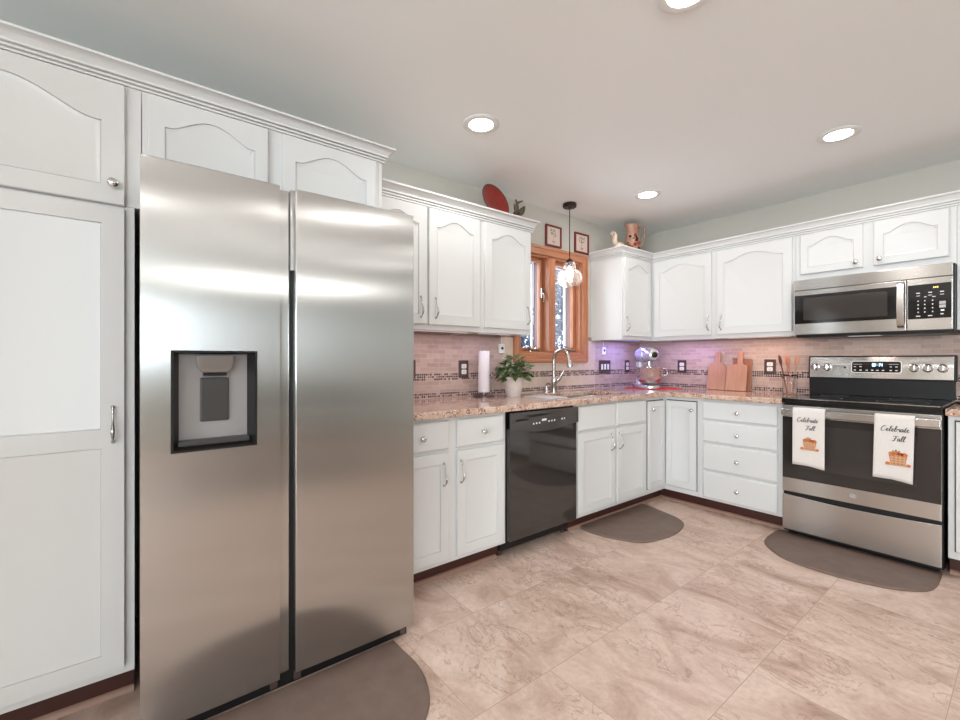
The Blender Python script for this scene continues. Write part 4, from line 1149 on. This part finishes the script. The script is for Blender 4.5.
# ================================================================== pieces on top of the wall cabinets
pl = thing('decorative_plate', 'red ceramic plate standing on top of the left wall cabinets', 'plate', (.215, -2.135, 2.136)); pl.scale = (.95, .95, 1.0)
tilt = Matrix.Translation((0, 0, .128)) @ Matrix.Rotation(math.radians(5), 4, 'Z') @ Matrix.Rotation(math.radians(72), 4, 'Y')
m = M().lathe([(.001, 0), (.055, .001), (.080, .010), (.128, .022), (.130, .019), (.082, .004), (.055, -.005), (.001, -.005)], n=48)
m.xf(tilt)
obj('plate_dish', m, REDM, pl, smooth=50)
m = M().tube([(.128 * math.cos(2 * PI * k / 48), .128 * math.sin(2 * PI * k / 48), .022) for k in range(49)], .0035, 8).xf(tilt)
obj('plate_rim', m, OLIVE, pl, smooth=60)
obj('plate_stand', M().tube(spline([(.06, -.05, .0), (.05, -.05, .02), (-.03, -.06, .05), (-.05, -.06, .0)], 5), .005, 8).tube(spline([(.07, .05, .0), (.06, .05, .02), (-.03, .04, .05), (-.05, .04, .0)], 5), .005, 8), OLIVE, pl)
g = thing('leaf_ornament', 'small dark leaf ornament on a tan base right of the red plate', 'ornament', (.275, -1.975, 2.136))
obj('base', M().lathe([(.035, 0), (.038, .02), (.028, .05), (.020, .060)], n=20), TERRA, g)
def leaf3(m, base, d, L_, Wd, th=.004):
    base = Vector(base); d = Vector(d).normalized(); s_ = d.cross(Vector((.75, -.65, 0))).normalized(); nn = d.cross(s_)
    rings = []
    for k in range(9):
        u = k / 8; r = Wd * math.sin(PI * min(.97, max(.03, u))) ** .7
        c = base + d * L_ * u + nn * .01 * math.sin(PI * u)
        rings.append([c + s_ * r * math.cos(2 * PI * q / 12) + nn * th * math.sin(2 * PI * q / 12) for q in range(12)])
    return m.ringstack(rings)
obj('leaf', leaf3(M(), (0, .01, .055), (.1, .62, .85), .100, .023), OLIVE, g, smooth=60)
obj('leaf', leaf3(M(), (0, .0, .06), (.0, -.1, 1), .11, .018), GRAPE, g, smooth=60)
obj('curled_leaf', M().tube(spline([(0, 0, .055), (-.005, .0, .13), (.0, .03, .16), (.0, .06, .172)], 6), [.012 * (1 - k / 20) + .002 for k in range(19)], 8), OLIVE, g)
obj('berry', M().sphere((.015, -.03, .060), .016, 10).sphere((.02, -.005, .065), .014, 10), GRAPE, g, smooth=60)

pt = thing('ceramic_pitcher', 'tall terracotta pitcher with raised fruit on the corner cabinet', 'pitcher', (.265, -.540, 2.136))
m = M().lathe([(.050, 0), (.056, .008), (.064, .05), (.066, .09), (.060, .14), (.052, .19), (.052, .225), (.058, .262), (.055, .262), (.048, .225), (.048, .18), (.055, .12), (.05, .01), (.001, .008)], n=36)
sp = []
for (x, y, z) in m.v:   # pulled spout on the side towards the window
    r = math.hypot(x, y)
    if z > .21 and r > .04:
        k = max(0, (-x * .25 - y * .97) / r) ** 6 * (z - .21) / .05 * .022
        x += x / r * k; y += y / r * k
    sp.append((x, y, z))
m.v = sp
obj('pitcher_body', m, TERRA, pt, smooth=50)
hd = Vector((.62, .78, 0)).normalized()
obj('handle', M().tube(spline([tuple(hd * a + Vector((0, 0, z))) for a, z in ((.048, .235), (.075, .252), (.105, .23), (.108, .17), (.090, .10), (.060, .065))], 6), .0075, 10), TERRA, pt, smooth=60)
r_ = random.Random(9)
fd = Vector((.80, -.60, 0))
for k in range(16):
    an = math.atan2(fd.y, fd.x) + r_.uniform(-1.0, 1.2); z = r_.uniform(.02, .17)
    rr = .064 if z < .12 else .055
    c = (rr * math.cos(an), rr * math.sin(an), z)
    obj(('raised_fruit', 'raised_grape', 'raised_leaf')[k % 3], M().sphere(c, .013 if k % 3 else .016, 8, (1, 1, 1 if k % 3 < 2 else .6)), (REDM, GRAPE, LEAF)[k % 3], pt, smooth=60)
cr_ = thing('ceramic_creamer', 'small cream swan-necked creamer beside the terracotta pitcher', 'creamer', (.235, -.705, 2.136)); cr_.scale = (1.12, 1.12, 1.12)
obj('body', M().sphere((0, 0, .040), .045, 14, (1, 1.15, .88)).lathe([(.028, 0), (.030, .008), (.02, .012)], n=20), CREAM, cr_, smooth=60)
obj('neck_spout', M().tube(spline([(0, -.025, .05), (0, -.055, .08), (0, -.050, .120), (0, -.068, .140), (0, -.095, .128)], 6), [.024 - .012 * k / 24 for k in range(25)], 12), CREAM, cr_, smooth=60)
obj('handle', M().tube(spline([(0, .035, .06), (0, .068, .070), (0, .072, .035), (0, .045, .020)], 6), .006, 8), CREAM, cr_, smooth=60)

# ================================================================== floor mats
def floor_mat(pts, label, k=8):
    m = M(); P = []
    n = len(pts)
    for i, q in enumerate(pts):
        a, b, r = q
        p0 = Vector(pts[i - 1][:2]); p1 = Vector((a, b)); p2 = Vector(pts[(i + 1) % n][:2])
        if r == 0: P.append((a, b)); continue
        r = min(r, .48 * (p0 - p1).length, .48 * (p2 - p1).length)
        d0 = (p0 - p1).normalized(); d2 = (p2 - p1).normalized()
        s0 = p1 + d0 * r; s2 = p1 + d2 * r
        for j in range(k + 1):
            t = j / k; P.append(tuple((1 - t) ** 2 * s0 + 2 * t * (1 - t) * p1 + t * t * s2))
    # counter-clockwise order expected by inset
    ar = sum(P[i - 1][0] * P[i][1] - P[i][0] * P[i - 1][1] for i in range(len(P)))
    if ar < 0: P = P[::-1]
    m.ringstack([[(a, b, z) for a, b in inset(P, d)] for d, z in ((0, .0008), (0, .006), (.006, .012), (.012, .0135))])
    return tag(obj('kitchen_mat', m, MAT_M, smooth=40), label, 'floor mat')
def curve(pts, k=6): return [(p_.x, p_.y, 0) for p_ in spline([(a, b, 0) for a, b in pts], k)]
floor_mat([(.541, -1.625, 0), (.541, -.845, 0)] + curve([(.60, -.848), (.768, -.892), (.90, -.935), (.985, -1.02), (1.030, -1.22), (1.012, -1.42), (.955, -1.545), (.80, -1.628), (.66, -1.655), (.575, -1.648)]), 'taupe D-shaped mat in front of the sink cabinet')
floor_mat([(2.216, -.600, 0), (1.432, -.600, 0)] + curve([(1.430, -.66), (1.432, -.80), (1.466, -.93), (1.60, -1.065), (1.76, -1.10), (1.92, -1.093), (2.08, -1.035), (2.18, -.945), (2.214, -.84), (2.218, -.67)]), 'taupe D-shaped mat in front of the electric range')
floor_mat([(.880, -4.07, 0), (.880, -3.238, 0)] + curve([(.95, -3.236), (1.07, -3.232), (1.18, -3.255), (1.28, -3.31), (1.355, -3.42), (1.375, -3.62), (1.36, -3.84), (1.28, -3.98), (1.15, -4.06), (.95, -4.075)]), 'taupe D-shaped mat in front of the refrigerator')

# ================================================================== recessed lights
for n_, (x, y) in enumerate(RECESSED):
    names = ['recessed ceiling light above the wall cabinets left of the window', 'recessed ceiling light nearest the window corner', 'recessed ceiling light nearest the range and microwave',
             'recessed ceiling light at the top edge of the photo']
    t = thing('recessed_light', names[n_] if n_ < 4 else 'recessed ceiling light out of view over the dining end', 'ceiling light', (x, y, RZ), group=None if n_ < 4 else 'recessed lights over the dining end')
    obj('trim_ring', M().lathe([(.098, -.0005), (.098, -.004), (.092, -.007), (.080, -.009), (.065, -.006), (.065, -.0005)], n=48, close=False), WHITEP, t, smooth=50)
    obj('lens', M().lathe([(.064, -.0045), (.064, -.0060), (.001, -.0065)], n=48), LAMP, t)
    d = bpy.data.lights.new('recessed_lamp', 'AREA'); d.shape = 'DISK'; d.size = .12; d.energy = RECESSED_POWER; d.color = (1, .97, .94)
    o = bpy.data.objects.new('recessed_lamp', d); COL.objects.link(o); o.location = (0, 0, -.012); o.parent = t

# ================================================================== pendant
pn = thing('pendant_light', 'clear glass gourd pendant with bronze canopy hanging before the window', 'pendant light', (.20, -1.325, RZ))
obj('canopy', M().lathe([(.053, -.001), (.055, -.004), (.055, -.026), (.050, -.031), (.012, -.032), (.008, -.045)], n=36), DBRONZE, pn, smooth=40)
obj('hanging_rod', M().lathe([(.0035, -.040), (.0035, -.455)], n=10), DBRONZE, pn)
obj('lamp_socket', M().lathe([(.010, -.445), (.022, -.455), (.030, -.466), (.030, -.472), (.018, -.474), (.017, -.510)], n=24), DBRONZE, pn)
zs = [(.030, -.473), (.044, -.483), (.050, -.500), (.048, -.520), (.050, -.532), (.072, -.545), (.092, -.565), (.100, -.595), (.096, -.625), (.078, -.652), (.050, -.668), (.020, -.675)]
sm_ = spline([(r, 0, z) for r, z in zs], 4)
outer = [(p_.x, p_.z) for p_ in sm_]; inner_ = [(max(.002, r - .0035), z + (.0015 if z < -.6 else -.0002)) for r, z in outer][::-1]
m = M().lathe(outer + [(.001, -.6755), (.001, -.6735)] + inner_, n=48, close=False)
obj('glass_globe', m, mat('pendant_glass', (1, .97, .96), .03, Transmission_Weight=.90, IOR=1.45), pn, smooth=80)
obj('bulb', M().lathe([(.010, -.508), (.014, -.520), (.030, -.560), (.031, -.578), (.024, -.598), (.010, -.610), (.001, -.612)], n=24), BULB, pn, smooth=80)

# ================================================================== under-cabinet lights
def ucl(loc, rz, L_, power, col, label):
    t = thing('under_cabinet_light', label, 'cabinet light', loc, rz)
    obj('light_housing', M().box(-L_ / 2, L_ / 2, -.012, .012, -.012, 0), WHITEP, t, bev=.002)
    obj('diffuser', M().box(-L_ / 2 + .01, L_ / 2 - .01, -.009, .009, -.0135, -.0121), emit('strip_glow', col, .5), t)
    d = bpy.data.lights.new('strip_lamp', 'AREA'); d.shape = 'RECTANGLE'; d.size = L_ * .95; d.size_y = .02; d.energy = power; d.color = col
    o = bpy.data.objects.new('strip_lamp', d); COL.objects.link(o); o.location = (0, 0, -.016); o.parent = t
ucl((.20, -2.62, 1.3685), R90, .60, .8, (.95, .82, .95), 'pinkish light strip under the double-door wall cabinet by the fridge')
ucl((.20, -2.12, 1.3685), R90, .30, .5, (.85, .75, 1), 'light strip under the narrow wall cabinet beside the window')
ucl((.17, -.50, 1.3685), R90, .42, 2.0, (.34, .32, 1), 'violet light strip under the corner wall cabinet')
ucl((.62, -.18, 1.3685), 0, .42, 1.2, (.60, .45, 1), 'violet light strip under the wide wall cabinet near the mixer')
ucl((1.16, -.18, 1.3685), 0, .45, .9, (1, .70, .58), 'warm light strip under the wide wall cabinet above the utensil jar')
d = bpy.data.lights.new('cooktop_lamp', 'AREA'); d.size = .14; d.energy = .7; d.color = (1, .80, .70)
o = bpy.data.objects.new('cooktop_lamp', d); COL.objects.link(o); o.location = (1.84, -.335, 1.328)

# ================================================================== dining end behind the camera (mirrored in the fridge doors)
t = thing('dining_table', 'dark wooden dining table standing behind the camera', 'table', (4.4, -3.1, 0))
obj('tabletop', M().box(-.55, .55, -.95, .95, .715, .75), DARKW, t, bev=.006)
for x in (-.46, .46):
    for y in (-.86, .86):
        obj('leg', M().ringstack([[(x + a * w_, y + b * w_, z) for a, b in ((-1, -1), (1, -1), (1, 1), (-1, 1))] for z, w_ in ((.0005, .025), (.714, .04))]), DARKW, t)
def chair(x, y, rz):
    t = thing('dining_chair', 'dark wooden dining chair at the table behind the camera', 'chair', (x, y, 0), rz, 'dining chairs')
    obj('seat', M().box(-.22, .22, -.21, .21, .43, .46), DARKW, t, bev=.006)
    for sx in (-.19, .19):
        obj('leg', M().tube([(sx, -.18, .0005), (sx, -.18, .43)], [.014, .020], 10), DARKW, t)
        obj('leg', M().tube([(sx, .20, .0005), (sx, .19, .45), (sx, .24, .98)], [.014, .019, .015], 10), DARKW, t)
    obj('backrest', M().box(-.18, .18, .215, .235, .80, .95).box(-.18, .18, .205, .222, .60, .64), DARKW, t, bev=.004)
    return t
c0 = chair(3.62, -2.75, R90)
for x, y, rz in ((3.62, -3.55, R90), (5.18, -2.75, -R90), (5.18, -3.55, -R90)):
    c = copy_tree(c0); c.location = (x, y, 0); c.rotation_euler = (0, 0, rz)

t = thing('linear_chandelier', 'slim glowing linear fixture over the dining table behind the camera', 'ceiling light', (4.4, -2.9, RZ))
obj('canopy', M().box(-.05, .05, -.15, .15, -.03, -.001), DBRONZE, t, bev=.004)
for y in (-.4, .4): obj('suspension_rod', M().lathe([(.004, -.40), (.004, -.001)], (0, y, 0), 10), DBRONZE, t)
obj('glass_diffuser', M().box(-.05, .05, -.75, .75, -.47, -.40), emit('fixture_glow', (1, .98, .95), 12), t, bev=.01)
